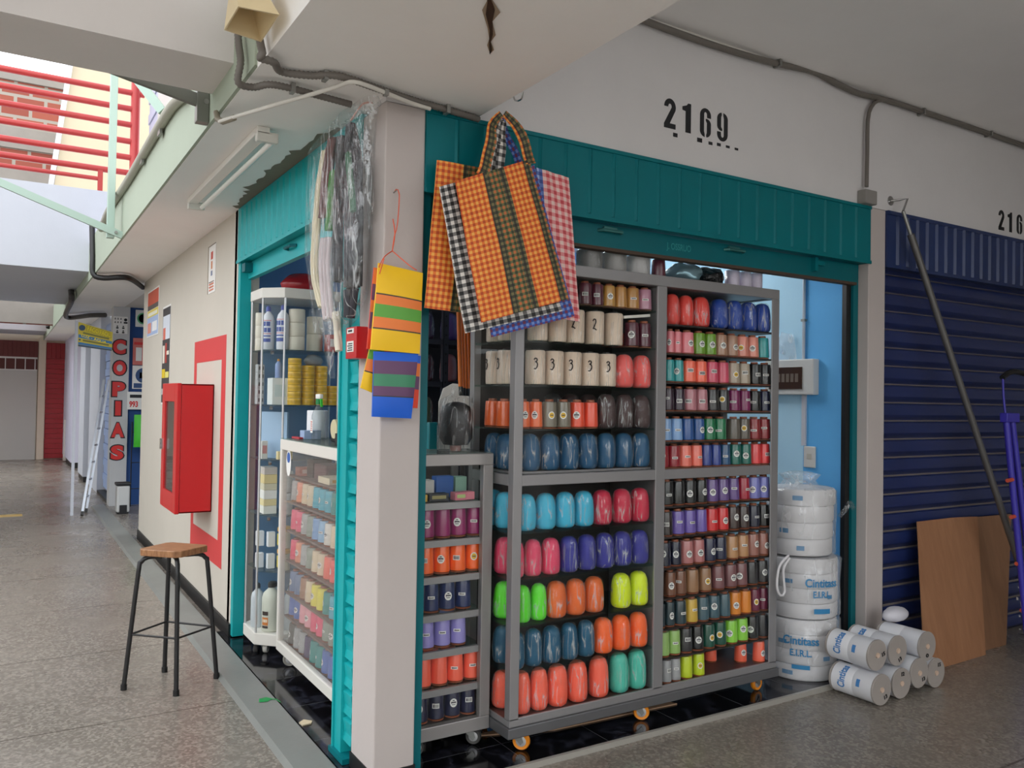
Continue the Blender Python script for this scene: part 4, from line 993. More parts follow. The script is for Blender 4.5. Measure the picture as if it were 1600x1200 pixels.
hn = thing('horn_loudspeaker', 'cream rectangular horn loudspeaker fixed to the fascia above the walkway', 'loudspeaker', (-.62, -.25, 2.86))
mouth = [onZ(350, 47, 2.85), onZ(372, 10, 2.85), onZ(437, 23, 2.85), onZ(408, 66, 2.85)]
cm = sum(mouth, Vector())/4; ax = Vector((-.02, .10, .26))
m = MB()
ringv = [[cm+ax*t+(c-cm)*sc for c in mouth] for t, sc in ((0., 1.), (0., .93), (.68, .38))]
outer = [[cm+ax*t+(c-cm)*sc for c in mouth] for t, sc in ((0., 1.), (.68, .46), (1.0, .44), (1.0, .05))]
flat = [p for r_ in ringv for p in r_]; m.add(flat, [(i*4+j, i*4+(j+1) % 4, i*4+4+(j+1) % 4, i*4+4+j) for i in range(2) for j in range(4)]+[(8, 9, 10, 11)])
flat = [p for r_ in outer for p in r_]; m.add(flat, [(i*4+j, i*4+4+j, i*4+4+(j+1) % 4, i*4+(j+1) % 4) for i in range(3) for j in range(4)])
HC = mat('cream_plastic', (226, 206, 164), .45); m.build('horn', HC, hn, 30)
MB().lathe([(.0, -.03), (.016, -.03), (.022, -.018), (.022, 0), (.012, .06)], tuple(cm+ax*.45), 18).build('phase_plug', HC, hn, 40)
MB().bar(cm+ax*.8, (-.531, cm.y+.14, 3.06), .03, .012).build('bracket', STEEL, hn)

lp = thing('fluorescent_lamp', 'unlit white fluorescent batten lamp on the soffit over the left shutter', 'lamp', (-.3, 1.5, 2.83))
MB().box((-.345, .68, 2.803), (-.285, 2.36, 2.8365)).build('housing', WFR, lp, bevel=.004)
MB().tube([(-.262, .72, 2.785), (-.262, 2.33, 2.785)], .014, 12).build('tube', mat('lamp_glass', (236, 236, 230), .25), lp, 60)
for y in (.68, 2.33): MB().box((-.345, y, 2.768), (-.245, y+.035, 2.815)).build('end_cap', mat('end_cap_white', (216, 212, 204), .4), lp, bevel=.005)

def bracket(label, y, z0, z1, p_in, p_out, w, m, dx=0.):
    o = thing('awning_bracket', label, 'bracket', (-.56, y, z0))
    MB().box((-.585-dx, y-.028, z0), (-.531-dx, y+.028, z1)).build('post', m, o, bevel=.003)
    MB().bar(p_in, p_out, w*.5, w, (0, 0, 1)).build('arm', m, o)
    MB().lathe([(.0, -.03), (.012, -.03), (.012, .03), (.0, .03)], tuple(Vector(p_in)+(Vector(p_out)-Vector(p_in)).normalized()*.05), 10, axis='y').build('bolt', STEEL, o, 40)
    return o
GM = mat('olive_steel', (118, 120, 112), .4, .3)
a = onY(338, 168, .83); b = onY(235, 128, .83); e = a+(b-a)*4
bracket('short square steel bracket with flat arm, hung under the beam beside the loudspeaker', .83, 2.845, 3.02, a, e, .055, GM)
bracket('pale green steel post with long slanting arm on the fascia below the red railing', 4.1, 2.83, 4.6, onY(191, 368, 4.06), onY(191, 368, 4.06)+(onY(0, 285, 4.06)-onY(191, 368, 4.06))*3, .055, PALEGREEN, .055)
st = thing('awning_strut', 'pale green channel strut leaning behind the beam near the red railing post', 'strut', tuple(onX(253, 173, -.56)))
a = onX(254, 174, -.56); b = onY(216, 126, a.y+.1); MB().bar(a, a+(b-a)*1.8, .03, .05).build('channel', PALEGREEN, st)

# red railing of the walkway bridge
rl = thing('railing', 'red tubular railing on the walkway bridge overhead', 'railing', (-3, 7.2, 3.87))
for i, zz in enumerate((5.055, 4.868, 4.684, 4.492, 4.307, 4.129)):
    MB().tube([(-8.9, 7.2, zz), (-.09 if i else .0, 7.2, zz)], .034, 10).build('rail', PIPERED, rl, 60)
MB().tube([(-8.9, 7.2, 4.015), (-.42, 7.2, 4.015)], .024, 10).build('rail', PIPERED, rl, 60)
MB().tube([(-.09, 7.2, 3.87), (-.09, 7.2, 5.6)], .05, 12).build('post', PIPERED, rl, 60)
MB().box((-.46, 7.175, 3.87), (-.41, 7.225, 4.13)).build('post', PIPERED, rl)
for x in (-2.6, -4.8, -7.): MB().tube([(x, 7.2, 3.87), (x, 7.2, 5.1)], .05, 12).build('post', PIPERED, rl, 60)

# conduit along the right-hand ceiling line with its drop and switch box
q = lambda px, py, y=-.03: tuple(onY(px, py, y))
conduit_thing('ceiling_conduit', 'grey conduit following the ceiling line above the number 2169', [q(985, 24), q(1100, 66), q(1200, 96), q(1270, 112), q(1310, 132), q(1345, 147), q(1386, 157), q(1470, 184), q(1560, 214), q(1700, 262)], .017, CONDUIT, (q(1215, 98), q(1440, 174), q(1545, 208)))
conduit_thing('ceiling_conduit', 'thin white cable cover beside the grey ceiling conduit above the number', [q(990, 20, -.014), q(1100, 60, -.014), q(1200, 92, -.014), q(1290, 116, -.014)], .009, CONDW)
cd = thing('drop_conduit', 'grey conduit dropping from the ceiling to a small box over the right pillar', 'pipe', q(1355, 325))
MB().tube(smooth_path([q(1390, 157), q(1372, 157), q(1361, 168), q(1356, 188), q(1355, 240), q(1354, 292)]), .012, 8).build('pipe', CONDUIT, cd, 60)
p0, p1 = onY(1346, 296, -.03), onY(1364, 322, -.03); MB().box((p0.x, -.06, p1.z), (p1.x, -.0, p0.z)).build('junction_box', mat('grey_box', (142, 138, 134), .5), cd, bevel=.006)

# ================================================================== HANGING SHOPPING BAGS
hk = thing('wall_hook', 'small wire hook in the facade carrying the checked shopping bags', 'hook', tuple(onY(787, 160, -.05)))
h0 = onY(787, 150, 0)
MB().tube(smooth_path([(h0.x, 0., h0.z), (h0.x, -.06, h0.z), (h0.x, -.10, h0.z-.05), (h0.x+.005, -.14, h0.z-.055), (h0.x, -.16, h0.z-.03)], .01), .004, 6).build('wire', CHROME, hk, 60)
OR = ((244, 176, 82), (232, 120, 44), (196, 74, 30)); GRN = ((196, 110, 60), (110, 104, 62), (52, 62, 40)); DKB = ((120, 112, 72), (64, 62, 44), (36, 36, 30))
BW = ((226, 222, 216), (120, 118, 116), (24, 24, 26)); PK = ((240, 206, 198), (232, 146, 146), (204, 74, 82)); BLU = ((120, 150, 214), (52, 84, 170), (120, 50, 80))
wF = m_weave('orange_green_weave', *OR, .023, [(.135, .16, *DKB), (.16, .215, *GRN), (.215, .245, *DKB), (.345, .37, *DKB), (.37, .405, *GRN), (.405, .43, *DKB)])
wL = m_weave('orange_weave', *OR, .026, [(.125, .15, *DKB), (.15, .2, *GRN), (.2, .23, *DKB)])
wB = m_weave('black_white_weave', *BW, .030); wP = m_weave('pink_white_weave', *PK, .034, [(-.01, .03, (170, 190, 226), (96, 120, 190), (60, 80, 150))]); wU = m_weave('blue_plaid_weave', *BLU, .024)
def shop_bag(label, quad, y, m, strands, seed, thick=.010, puff=.005, hw=.036):
    P = [onY(px, py, y) for px, py in quad]; o = thing('shopping_bag', label, 'bag', tuple(P[0]), 'checked shopping bags on the hook')
    MB().sheet(*P, 12, 16, thick, .003, 9, seed, puff=puff).build('body', m, o, 60)
    for st_ in strands:
        pts = smooth_path([onY(px, py, yy) for px, py, yy in st_], .02); mm = MB(); vs, uv = [], []
        n = len(pts)
        for i, p in enumerate(pts):
            d = (pts[min(i+1, n-1)]-pts[max(i-1, 0)]).normalized(); side = d.cross(Vector((0, 1, 0))).normalized()
            wv = hw/2*(.55+.45*min(1., i/(n*.4)))
            for s_, dy in ((-1, -.003), (1, -.003), (1, .003), (-1, .003)):
                vs.append(p+side*s_*wv+Vector((0, dy+.004*math.sin(i*.9), 0))); uv.append((.15+s_*hw/2, i*.02))
        fs = [(i*4+j, i*4+(j+1) % 4, i*4+4+(j+1) % 4, i*4+4+j) for i in range(n-1) for j in range(4)]+[(3, 2, 1, 0), tuple(4*(n-1)+j for j in range(4))]
        mm.add(vs, fs, 0, uv); mm.build('handle', m, o, 60)
    return o
shop_bag('orange checked shopping bag at the back, against the teal shutter by the pillar', [(683, 250), (772, 266), (748, 492), (663, 481)], -.075, wL, [[(783, 182, -.078), (768, 200, -.078), (765, 232, -.078), (753, 262, -.078)]], 1.3)
shop_bag('pink and white checked bag with folded top, hanging beside the orange ones', [(838, 262), (888, 278), (906, 503), (846, 493)], -.078, wP, [], 4.1, .016)
shop_bag('blue plaid shopping bag showing only along the bottom behind the others', [(726, 292), (834, 258), (897, 494), (768, 527)], -.112, wU, [[(786, 184, -.112), (792, 215, -.112), (806, 240, -.112), (814, 262, -.112)]], 2.2)
shop_bag('black and white checked bag sticking out left behind the front orange bag', [(686, 292), (798, 262), (878, 486), (727, 521)], -.145, wB, [[(784, 186, -.145), (776, 215, -.145), (770, 245, -.145), (766, 272, -.145)], [(787, 190, -.146), (784, 215, -.146), (782, 245, -.146), (781, 270, -.146)]], 3.7, hw=.042)
shop_bag('front orange checked shopping bag with two dark green bands', [(711, 283), (827, 249), (889, 467), (752, 504)], -.182, wF, [[(783, 178, -.17), (769, 196, -.175), (766, 226, -.178), (757, 262, -.179), (752, 275, -.181)], [(788, 177, -.17), (804, 193, -.175), (818, 220, -.178), (826, 245, -.179), (829, 256, -.181)]], 5.9, hw=.05)

# ================================================================== FOLDED BAGS ON THE PILLAR
nl = thing('nail', 'nail in the corner pillar holding the orange string', 'nail', tuple(onY(615, 301, 0)))
n0 = onY(615, 301, 0); MB().tube([(n0.x, .0, n0.z), (n0.x, -.03, n0.z+.003)], .003, 6).build('shank', STEEL, nl, 60)
sg = thing('string', 'orange string looped from the nail to the folded striped bags', 'string', tuple(n0))
m = MB()
k0 = onY(613, 392, -.03)
for pts in ([(n0.x, -.012, n0.z), (n0.x, -.026, n0.z+.008), (n0.x+.014, -.026, n0.z-.01), onY(621, 350, -.028), onY(616, 370, -.03), k0], [onY(614, 342, -.03), onY(617, 365, -.03), k0], [k0, onY(600, 402, -.08), onY(592, 418, -.088)], [k0, onY(640, 415, -.085), onY(651, 422, -.09)], [onY(600, 404, -.088), onY(593, 428, -.092)]):
    m.tube(smooth_path(pts, .015), .0022, 6)
m.build('strand', mat('orange_string', (232, 96, 62), .6), sg, 60)
YL, OG, GN, PU, BU, RD, LN = (252, 200, 10), (244, 130, 56), (96, 168, 62), (104, 66, 104), (18, 96, 212), (232, 66, 34), (60, 56, 50)
FB = 'folded striped bags on the corner pillar'
def folded(label, quad, y, stops, thick, seed, puff=.006):
    P = [onY(px, py, y) for px, py in quad]; o = thing('folded_bag', label, 'bag', tuple(P[0]), FB)
    MB().sheet(*P, 8, 10, thick, .002, 6, seed, (1, 1), puff).build('folded_cloth', m_stripes('stripes_'+str(seed), stops), o, 60); return o
folded('yellow folded bag with orange and green stripes hanging from the string', [(591, 411), (660, 427), (655, 553), (579, 546)], -.068, [(0, YL), (.24, LN), (.255, OG), (.38, GN), (.53, OG), (.64, LN), (.655, YL)], .026, 1)
folded('red and purple folded bag peeping out behind the yellow one', [(584, 418), (640, 430), (632, 557), (573, 545)], -.034, [(0, RD), (.25, PU), (.45, OG), (.6, PU), (.8, OG)], .018, 2, .0)
folded('blue folded bag with purple and green stripes below the yellow one', [(584, 549), (653, 552), (642, 654), (581, 651)], -.060, [(0, BU), (.31, LN), (.325, PU), (.47, (66, 140, 104)), (.66, PU), (.86, BU)], .022, 3)
folded('yellow, orange and green folded bag half hidden at the left of the blue one', [(577, 545), (600, 548), (592, 618), (563, 606)], -.036, [(0, YL), (.42, LN), (.45, OG), (.75, GN)], .016, 4, .0)
folded('orange and purple folded bag half hidden at the right of the blue one', [(620, 552), (657, 556), (652, 638), (618, 634)], -.036, [(0, RD), (.35, PU), (.6, OG), (.85, BU)], .014, 5, .0)

# ================================================================== CLEAR BAG OF CORDS BY THE PILLAR
BX = -.080
def hank(label, pts, r, col, strands=9, seed=1, x=BX, taper=None, rough=.6):
    rnd = random.Random(seed); path = smooth_path([onX(px, py, x) for px, py in pts], .03); o = thing('cord_hank', label, 'cord hank', tuple(path[0]), 'cord hanks in the clear bag'); n = len(path)
    m = MB()
    for s_ in range(strands):
        a = rnd.random()*6.28; q_ = math.sqrt(rnd.random())*r*.85
        off = Vector((math.cos(a)*q_*.5, math.sin(a)*q_, 0))
        m.tube([p+off*(taper(i/(n-1)) if taper else 1)+Vector((0, rnd.uniform(-.004, .004), 0)) for i, p in enumerate(path)], r/math.sqrt(strands)*1.15, 6)
    m.build('strands', mat('cord_'+label.split()[0], col, rough), o, 60); return o
hank('cream cord hank along the left side of the clear hanging bag', [(509, 236), (500, 290), (494, 360), (492, 430), (503, 480)], .024, (232, 220, 190), 8, 1)
hank('brown-red cord hank next to the cream one in the clear bag', [(521, 216), (512, 270), (506, 340)], .03, (110, 68, 66), 8, 2)
hank('green cord hank in the middle of the clear hanging bag', [(522, 268), (518, 310), (514, 360)], .035, (60, 130, 50), 9, 3, BX-.01)
hank('emerald cord strands between the black hanks in the clear bag', [(543, 240), (548, 290), (551, 330)], .02, (14, 92, 58), 6, 4, BX-.03)
hank('black cord hank filling the right half of the clear bag', [(548, 196), (551, 240), (552, 320), (552, 400), (551, 448)], .056, (38, 40, 44), 16, 5, BX+.01, lambda t: min(1, .25+t*3))
hank('charcoal cord hank between the green and black ones in the clear bag', [(533, 214), (530, 280), (527, 360), (527, 440)], .030, (48, 50, 52), 9, 11, BX-.012)
hank('pinkish white cord hank at the lower left of the clear bag', [(512, 372), (509, 410), (513, 470), (516, 500)], .042, (206, 192, 194), 14, 6, BX+.005)
hank('navy tasselled cord ends hanging out of the bottom of the bag', [(549, 452), (548, 470), (546, 496)], .05, (26, 24, 42), 12, 7, BX+.012, lambda t: 1-.5*t)
hank('ivory tassel tips hanging lowest from the clear bag', [(524, 488), (527, 520), (529, 548)], .022, (232, 224, 206), 5, 8, BX)
pb = thing('plastic_bag', 'crumpled clear plastic bag of cords hung beside the corner pillar', 'plastic bag', tuple(onX(530, 200, BX)))
rows = [(160, 556, 587), (176, 536, 586), (196, 512, 585), (213, 485, 583), (260, 483, 581), (320, 482, 580), (380, 482, 577), (430, 486, 574), (470, 493, 568), (500, 498, 552), (520, 503, 530)]
vs = []; NS = 28
for j, (py, pl, pr) in enumerate(rows):
    a, b = onX(pl, py, BX), onX(pr, py, BX); c = (a+b)/2; hy = abs(b.y-a.y)/2
    dx = .03 if j == 0 else .064
    for i in range(NS):
        t = 2*PI*i/NS; w = 1+.09*noise.noise(Vector((math.cos(t)*2.2, math.sin(t)*2.2, j*.8)))
        vs.append((min(BX+math.cos(t)*dx*w, -.03), c.y+math.sin(t)*hy*w, c.z+.012*noise.noise(Vector((t, j, 3)))))
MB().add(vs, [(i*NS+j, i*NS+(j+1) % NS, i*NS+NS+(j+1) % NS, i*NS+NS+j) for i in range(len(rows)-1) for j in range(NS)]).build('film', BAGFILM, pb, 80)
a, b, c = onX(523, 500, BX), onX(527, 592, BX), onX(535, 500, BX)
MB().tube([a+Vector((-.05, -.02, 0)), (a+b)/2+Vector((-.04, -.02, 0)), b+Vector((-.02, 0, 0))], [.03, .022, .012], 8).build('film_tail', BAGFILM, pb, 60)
MB().tube(smooth_path([onX(548, 188, BX), (-.06, onX(560, 170, BX).y, onX(560, 168, BX).z+.02), (-.02, .10, 2.83)], .02), .004, 6).build('tie', mat('pinkish_tie', (206, 160, 150), .6), pb, 60)

# red alarm box on the pillar
al = thing('alarm_box', 'small red alarm box with white labels on the teal shutter guide', 'alarm', (-.03, .19, 1.76))
MB().box((-.065, .115, 1.762), (-.0125, .235, 1.895)).build('body', RED, al, bevel=.003)
for z0, z1 in ((1.868, 1.888), (1.79, 1.835)): MB().box((-.0675, .14, z0), (-.065, .215, z1)).build('label_plate', PAPER, al)
m = MB()
for i in range(4): m.box((-.0685, .150, 1.795+.009*i), (-.0675, .205-.008*(i % 2), 1.7995+.009*i))
m.box((-.0685, .155, 1.874), (-.0675, .200, 1.882)); m.build('print', INK, al)

# ================================================================== LEFT WALL
fc = thing('fire_hose_cabinet', 'red fire hose cabinet with a glazed front on the left wall', 'fire cabinet', (-.12, 3.4, .75))
RX0, RX1, RY0, RY1, RZ0, RZ1 = -.253, -.002, 3.10, 3.73, .752, 1.676
m = MB().box((RX0+.03, RY0, RZ0), (RX1, RY0+.012, RZ1)).box((RX0+.03, RY1-.012, RZ0), (RX1, RY1, RZ1)).box((RX0+.03, RY0, RZ0), (RX1, RY1, RZ0+.012)).box((RX0+.03, RY0, RZ1-.012), (RX1, RY1, RZ1)).box((RX1-.01, RY0, RZ0), (RX1, RY1, RZ1))
m.build('body', RED, fc, bevel=.003)
dr = MB().box((RX0, RY0-.004, RZ0-.004), (RX0+.028, RY0+.11, RZ1+.004)).box((RX0, RY1-.11, RZ0-.004), (RX0+.028, RY1+.004, RZ1+.004)).box((RX0, RY0+.11, RZ0-.004), (RX0+.028, RY1-.11, RZ0+.13)).box((RX0, RY0+.11, RZ1-.13), (RX0+.028, RY1-.11, RZ1+.004)).build('door', RED, fc, bevel=.003)
MB().box((RX0+.012, RY0+.11, RZ0+.13), (RX0+.016, RY1-.11, RZ1-.13)).build('window', m_glass('cabinet_glass', (.6, .62, .62), .8, .03), dr)
MB().box((RX0-.02, RY1-.07, 1.18), (RX0, RY1-.045, 1.26)).build('handle', CHROME, dr)
m = MB()
for i in range(6): m.lathe([(.10, -.012), (.125, -.018), (.15, -.012), (.15, .012), (.125, .018), (.10, .012)], (-.12, 3.42, 1.2), 20, axis='x') if i == 0 else m.lathe([(.155+.02*i, -.01), (.165+.02*i, -.014), (.172+.02*i, 0), (.165+.02*i, .014), (.155+.02*i, .01)], (-.12, 3.42, 1.2), 24, axis='x') if i < 5 else None
m.build('hose_reel', mat('hose_canvas', (206, 196, 176), .8), fc, 40)

def poster(label, y0, y1, z0, z1, blocks, cat='poster', name='poster', x=-.003):
    o = thing(name, label, cat, (x, (y0+y1)/2, z0)); MB().box((x, y0, z0), (-.0005, y1, z1)).build('sheet', PAPER, o)
    m = MB(); ms = []
    for bi, (a, b, c, d, col) in enumerate(blocks):
        w, h = y1-y0, z1-z0; nm = 'print_%d_%d_%d' % col
        mm = mat(nm, col, .5)
        if mm not in ms: ms.append(mm)
        m.box((x-.0008-.0004*bi, y1-b*w, z0+c*h), (x-.0001, y1-a*w, z0+d*h), ms.index(mm))
    m.build('print', ms, o); return o
poster('poster striped in red, black, yellow and pale blue, farther one on the left wall', 5.74, 6.50, 2.20, 2.69,
       [(.03, .97, .68, .97, (204, 86, 58)), (.03, .97, .58, .68, (92, 84, 80)), (.03, .97, .42, .57, (226, 206, 90)), (.1, .9, .45, .52, (236, 236, 220)), (.03, .97, .03, .42, (170, 190, 226)), (.08, .4, .08, .3, (226, 150, 130)), (.5, .9, .1, .3, (240, 240, 240))])
poster('tall dark product poster, nearer one on the left wall', 5.02, 5.46, 1.50, 2.44,
       [(.02, .98, .02, .98, (60, 58, 60)), (.06, .94, .66, .9, (214, 220, 230)), (.1, .4, .66, .78, (214, 110, 90)), (.1, .35, .42, .6, (226, 214, 200)), (.45, .9, .5, .54, (232, 226, 210)), (.06, .45, .27, .36, (226, 196, 30)), (.5, .92, .27, .33, (230, 220, 120)), (.45, .62, .42, .62, (180, 60, 50)), (.1, .9, .1, .16, (190, 190, 190))])
sgp = poster('narrow white safety sign high on the left wall', 3.15, 3.40, 2.36, 2.72, [(.36, .64, .70, .86, (196, 70, 50)), (.42, .58, .50, .66, (206, 120, 60)), (.40, .60, .36, .46, (120, 130, 160)), (.15, .85, .22, .24, (140, 120, 110)), (.2, .8, .05, .08, (206, 120, 90)), (.2, .8, .11, .14, (206, 120, 90)), (.2, .8, .17, .2, (206, 120, 90)), (.0, 1., .985, 1., (120, 110, 96)), (.0, .04, .0, 1., (150, 140, 120))], 'sign', 'safety_sign')

# ================================================================== STOOL
so = thing('bar_stool', 'tall bar stool with square wooden seat and black steel legs by the kerb', 'stool', (-.478, 1.752, 0))
feet = [Vector((-.712, 1.77, 0)), Vector((-.484, 1.545, 0)), Vector((-.241, 1.72, 0)), Vector((-.475, 1.973, 0))]; cs = Vector((-.478, 1.752, 0))
SZ = .722
top = [cs+(f_-cs)*.80 for f_ in feet]
poly = []
for i in range(4):
    a, b = top[i], top[(i+1) % 4]; p = top[i-1]
    poly += [tuple((a+(p-a)*.10)[:2]), tuple((a+(b-a)*.10)[:2])]
SEAT = m_wood('seat_wood', (128, 84, 52), (176, 128, 88), 9, (2, 14, 2), .45)
MB().prism(poly, SZ-.004, SZ+.032).build('seat', SEAT, so, bevel=.004)
BLK = mat('black_tube', (38, 37, 38), .4, .2)
for i, f_ in enumerate(feet):
    t0 = cs+(f_-cs)*.25; t1 = cs+(f_-cs)*.55; t2 = cs+(f_-cs)*.70
    path = smooth_path([(t0.x, t0.y, SZ-.016), (t1.x, t1.y, SZ-.016), (t2.x, t2.y, SZ-.04), (cs+(f_-cs)*.755)+Vector((0, 0, SZ-.10)), f_+Vector((0, 0, .02))], .02)
    lg = MB().tube(path, .0125, 10).build('leg', BLK, so, 60)
    MB().tube([f_+Vector((0, 0, .0)), f_+Vector((0, 0, .03))], .0165, 10).build('rubber_foot', BLACK, lg, 60)
zz = .295
at = [cs+(f_-cs)*(1-.245*zz/(SZ-.1))+Vector((0, 0, zz)) for f_ in feet]
for i in range(4): MB().tube([at[i], at[(i+1) % 4]], .006, 8).build('stretcher', BLK, so, 60)

# ================================================================== FAR END OF THE ARCADE
REDL = mat('red_letter', (214, 40, 34), .45)
cp = thing('letter_sign', 'red vertical lettering COPIAS outlined in black on the grey pillar', 'sign', (.11, 9.79, 1.5))
for ch, px, py in (('C', 186.5, 542), ('O', 187, 575), ('P', 185.5, 608), ('I', 184.5, 638), ('A', 184, 672), ('S', 183, 707)):
    p = onY(px, py, 9.795)
    w, h = (.165, .205) if ch != 'I' else (.075, .205)
    m = MB(); lettering(m, ch, (p.x, 9.797, p.z), (1, 0, 0), (0, 0, 1), w+.035, h+.03, .075, .002); k = m.build('outline', INK, cp)
    m = MB(); lettering(m, ch, (p.x, 9.792, p.z), (1, 0, 0), (0, 0, 1), w, h, .06, .002); m.build('letter', REDL, cp)
ic = thing('photo_notice', 'black and white notice of small portrait figures above the red letters', 'notice', (.1, 9.79, 2.3))
p0, p1 = onY(177.5, 494, 9.795), onY(199, 522, 9.795); MB().box((p0.x, 9.79, p1.z), (p1.x, 9.799, p0.z)).build('sheet', PAPER, ic)
m = MB(); wx, hz = p1.x-p0.x, p0.z-p1.z
for r_, zc, n, s_ in ((0, .86, 3, .16), (0, .66, 3, .16), (1, .36, 2, .28), (1, .1, 2, .28)):
    for i in range(n):
        cx = p0.x+wx*((.12+.2*i) if r_ == 0 else (.28+.42*i)); cz = p1.z+hz*zc
        m.prism([(cx-s_*wx*.3, 9.788), (cx+s_*wx*.3, 9.788), (cx+s_*wx*.3, 9.79), (cx-s_*wx*.3, 9.79)], cz-s_*hz*.25, cz+s_*hz*.05)
        m.lathe([(.0, 9.788), (s_*wx*.2, 9.788), (s_*wx*.2, 9.79)], (cx, 0, cz+s_*hz*.25), 10, axis='y')
m.lathe([(.0, 9.787), (.022, 9.787), (.022, 9.79)], (p0.x+wx*.85, 0, p1.z+hz*.82), 12, axis='y').box((p0.x+wx*.72, 9.787, p1.z+hz*.6), (p0.x+wx*.98, 9.79, p1.z+hz*.7))
m.build('figures', INK, ic)
bn = thing('banner_sign', 'yellow and blue PAGO FACIL banner board projecting past the left wall', 'sign', (-.3, 9.0, 2.2))
BY = 8.99
tl, tr, br, bl = onY(122.5, 503, 9.), onY(176, 519, 9.), onY(175, 548.5, 9.), onY(121.5, 541, 9.)
MB().slab([tl, tr, br, bl], (0, .012, 0)).build('board', mat('banner_yellow', (206, 186, 60), .5), bn)
def bil(u, v): return (tl*(1-u)+tr*u)*(1-v)+(bl*(1-u)+br*u)*v
m = MB()
for v0, v1 in ((.50, .64), (.82, .92)): m.slab([bil(0.01, v0)+Vector((0, -.003, 0)), bil(.99, v0)+Vector((0, -.003, 0)), bil(.99, v1)+Vector((0, -.003, 0)), bil(.01, v1)+Vector((0, -.003, 0))], (0, .003, 0))
m.build('blue_band', mat('banner_blue', (60, 120, 170), .5), bn)
m = MB(); m.slab([bil(.01, .93)+Vector((0, -.003, 0)), bil(.99, .93)+Vector((0, -.003, 0)), bil(.99, .995)+Vector((0, -.003, 0)), bil(.01, .995)+Vector((0, -.003, 0))], (0, .003, 0))
m.lathe([(.0, 0), (.038, 0), (.038, .004)], tuple(bil(.11, .20)+Vector((0, -.005, 0))), 16, axis='y').build('badge', mat('banner_navy', (44, 74, 104), .5), bn)
rv = (tr-tl).normalized()
m = MB(); lettering(m, 'PAGO FACIL', bil(.60, .18)+Vector((0, -.004, 0)), rv, (0, 0, 1), .30, .075, .05, .001); m.build('lettering_dark', mat('banner_olive', (96, 96, 30), .5), bn)
m = MB(); lettering(m, 'PAGO FACIL', bil(.60, .18)+Vector((0, -.006, 0)), rv, (0, 0, 1), .29, .065, .02, .001); m.build('lettering', mat('banner_bright', (246, 226, 40), .5), bn)
m = MB(); lettering(m, 'LUZ - AGUA -', bil(.5, .57)+Vector((0, -.005, 0)), rv, (0, 0, 1), .34, .035, .02, .001)
m.build('lettering', mat('banner_bright', (246, 226, 40), .5), bn)
for v_ in (.40, .72):
    c_, d_ = bil(.14, v_), bil(.9, v_); MB().bar((c_.x, c_.y-.004, c_.z), (d_.x, d_.y-.004, d_.z), .002, .022).build('worn_print_line', mat('banner_olive_line', (120, 120, 60), .5), bn)
MB().lathe([(.0, 0), (.012, 0), (.012, .002)], tuple(bil(.05, .72)+Vector((0, -.005, 0))), 10, axis='y').build('bullet', mat('banner_navy', (44, 74, 104), .5), bn)
MB().box((tl.x-.035, 9.0, 1.0), (tl.x, 9.03, tl.z+.02)).build('post', UPPER, bn)
MB().box((tl.x-.035, 9.0, .0), (tl.x, 9.03, 1.0)).build('post', UPPER, bn)

ld = thing('ladder', 'pale metal ladder leaning beside the pillar with red letters', 'ladder', (-.36, 8.96, 0))
A0, A1 = Vector((-.40, 8.95, .0)), Vector((-.115, 9.70, 1.78)); B0, B1 = A0+Vector((.07, .30, 0)), A1+Vector((.07, .06, 0))
LM = mat('ladder_aluminium', (206, 212, 222), .35, .5, .1)
for a, b in ((A0, A1), (B0, B1)):
    r_ = MB().bar(a, b, .06, .028, (1, 0, 0)).build('rail', LM, ld)
    MB().bar(a, a+(b-a).normalized()*.05, .066, .032, (1, 0, 0)).build('foot', BLACK, r_)
for i in range(1, 8): MB().tube([A0.lerp(A1, i/8), B0.lerp(B1, i/8)], .013, 8).build('rung', LM, ld, 60)
tb = thing('pedal_bin', 'grey pedal bin with black lid at the foot of the red-lettered pillar', 'bin', (.075, 8.95, 0))
m = MB().prism([(.0, 8.88), (.16, 8.88), (.16, 9.06), (.0, 9.06)], .02, .375); m.build('body', mat('bin_grey', (186, 186, 184), .4), tb, bevel=.02)
MB().box((-.012, 8.865, .376), (.172, 9.07, .415)).build('lid', BLACK, tb, bevel=.012)
MB().box((.035, 8.868, .0), (.125, 8.879, .12)).build('pedal_recess', BLACK, tb); MB().box((.01, 8.9, .0), (.15, 9.04, .02)).build('base', BLACK, tb)
sb = thing('foam_board', 'white board with scalloped cut-outs leaning by the far red shutter', 'board', (-.0, 18.7, 0))
a, b, c, d = onY(99, 655, 18.7), onY(117, 657, 18.7), onY(116, 724, 18.3), onY(98, 722, 18.3)
poly = [(a.x, a.z), (a.x, .02)]
z = .02; n = 6
poly += [(b.x, .02)]
for i in range(n):
    z0 = .06+i*(a.z-.1)/n; s_ = (a.z-.1)/n; poly += [(b.x, z0+.0)]+[(b.x-.07*math.sin(PI*t/5), z0+s_*.15+s_*.7*t/5) for t in range(6)]
poly += [(b.x, a.z)]
MB().slab([(x, 18.5, zz) for x, zz in poly], (0, .03, 0)).build('panel', mat('foam_white', (206, 202, 196), .6), sb)

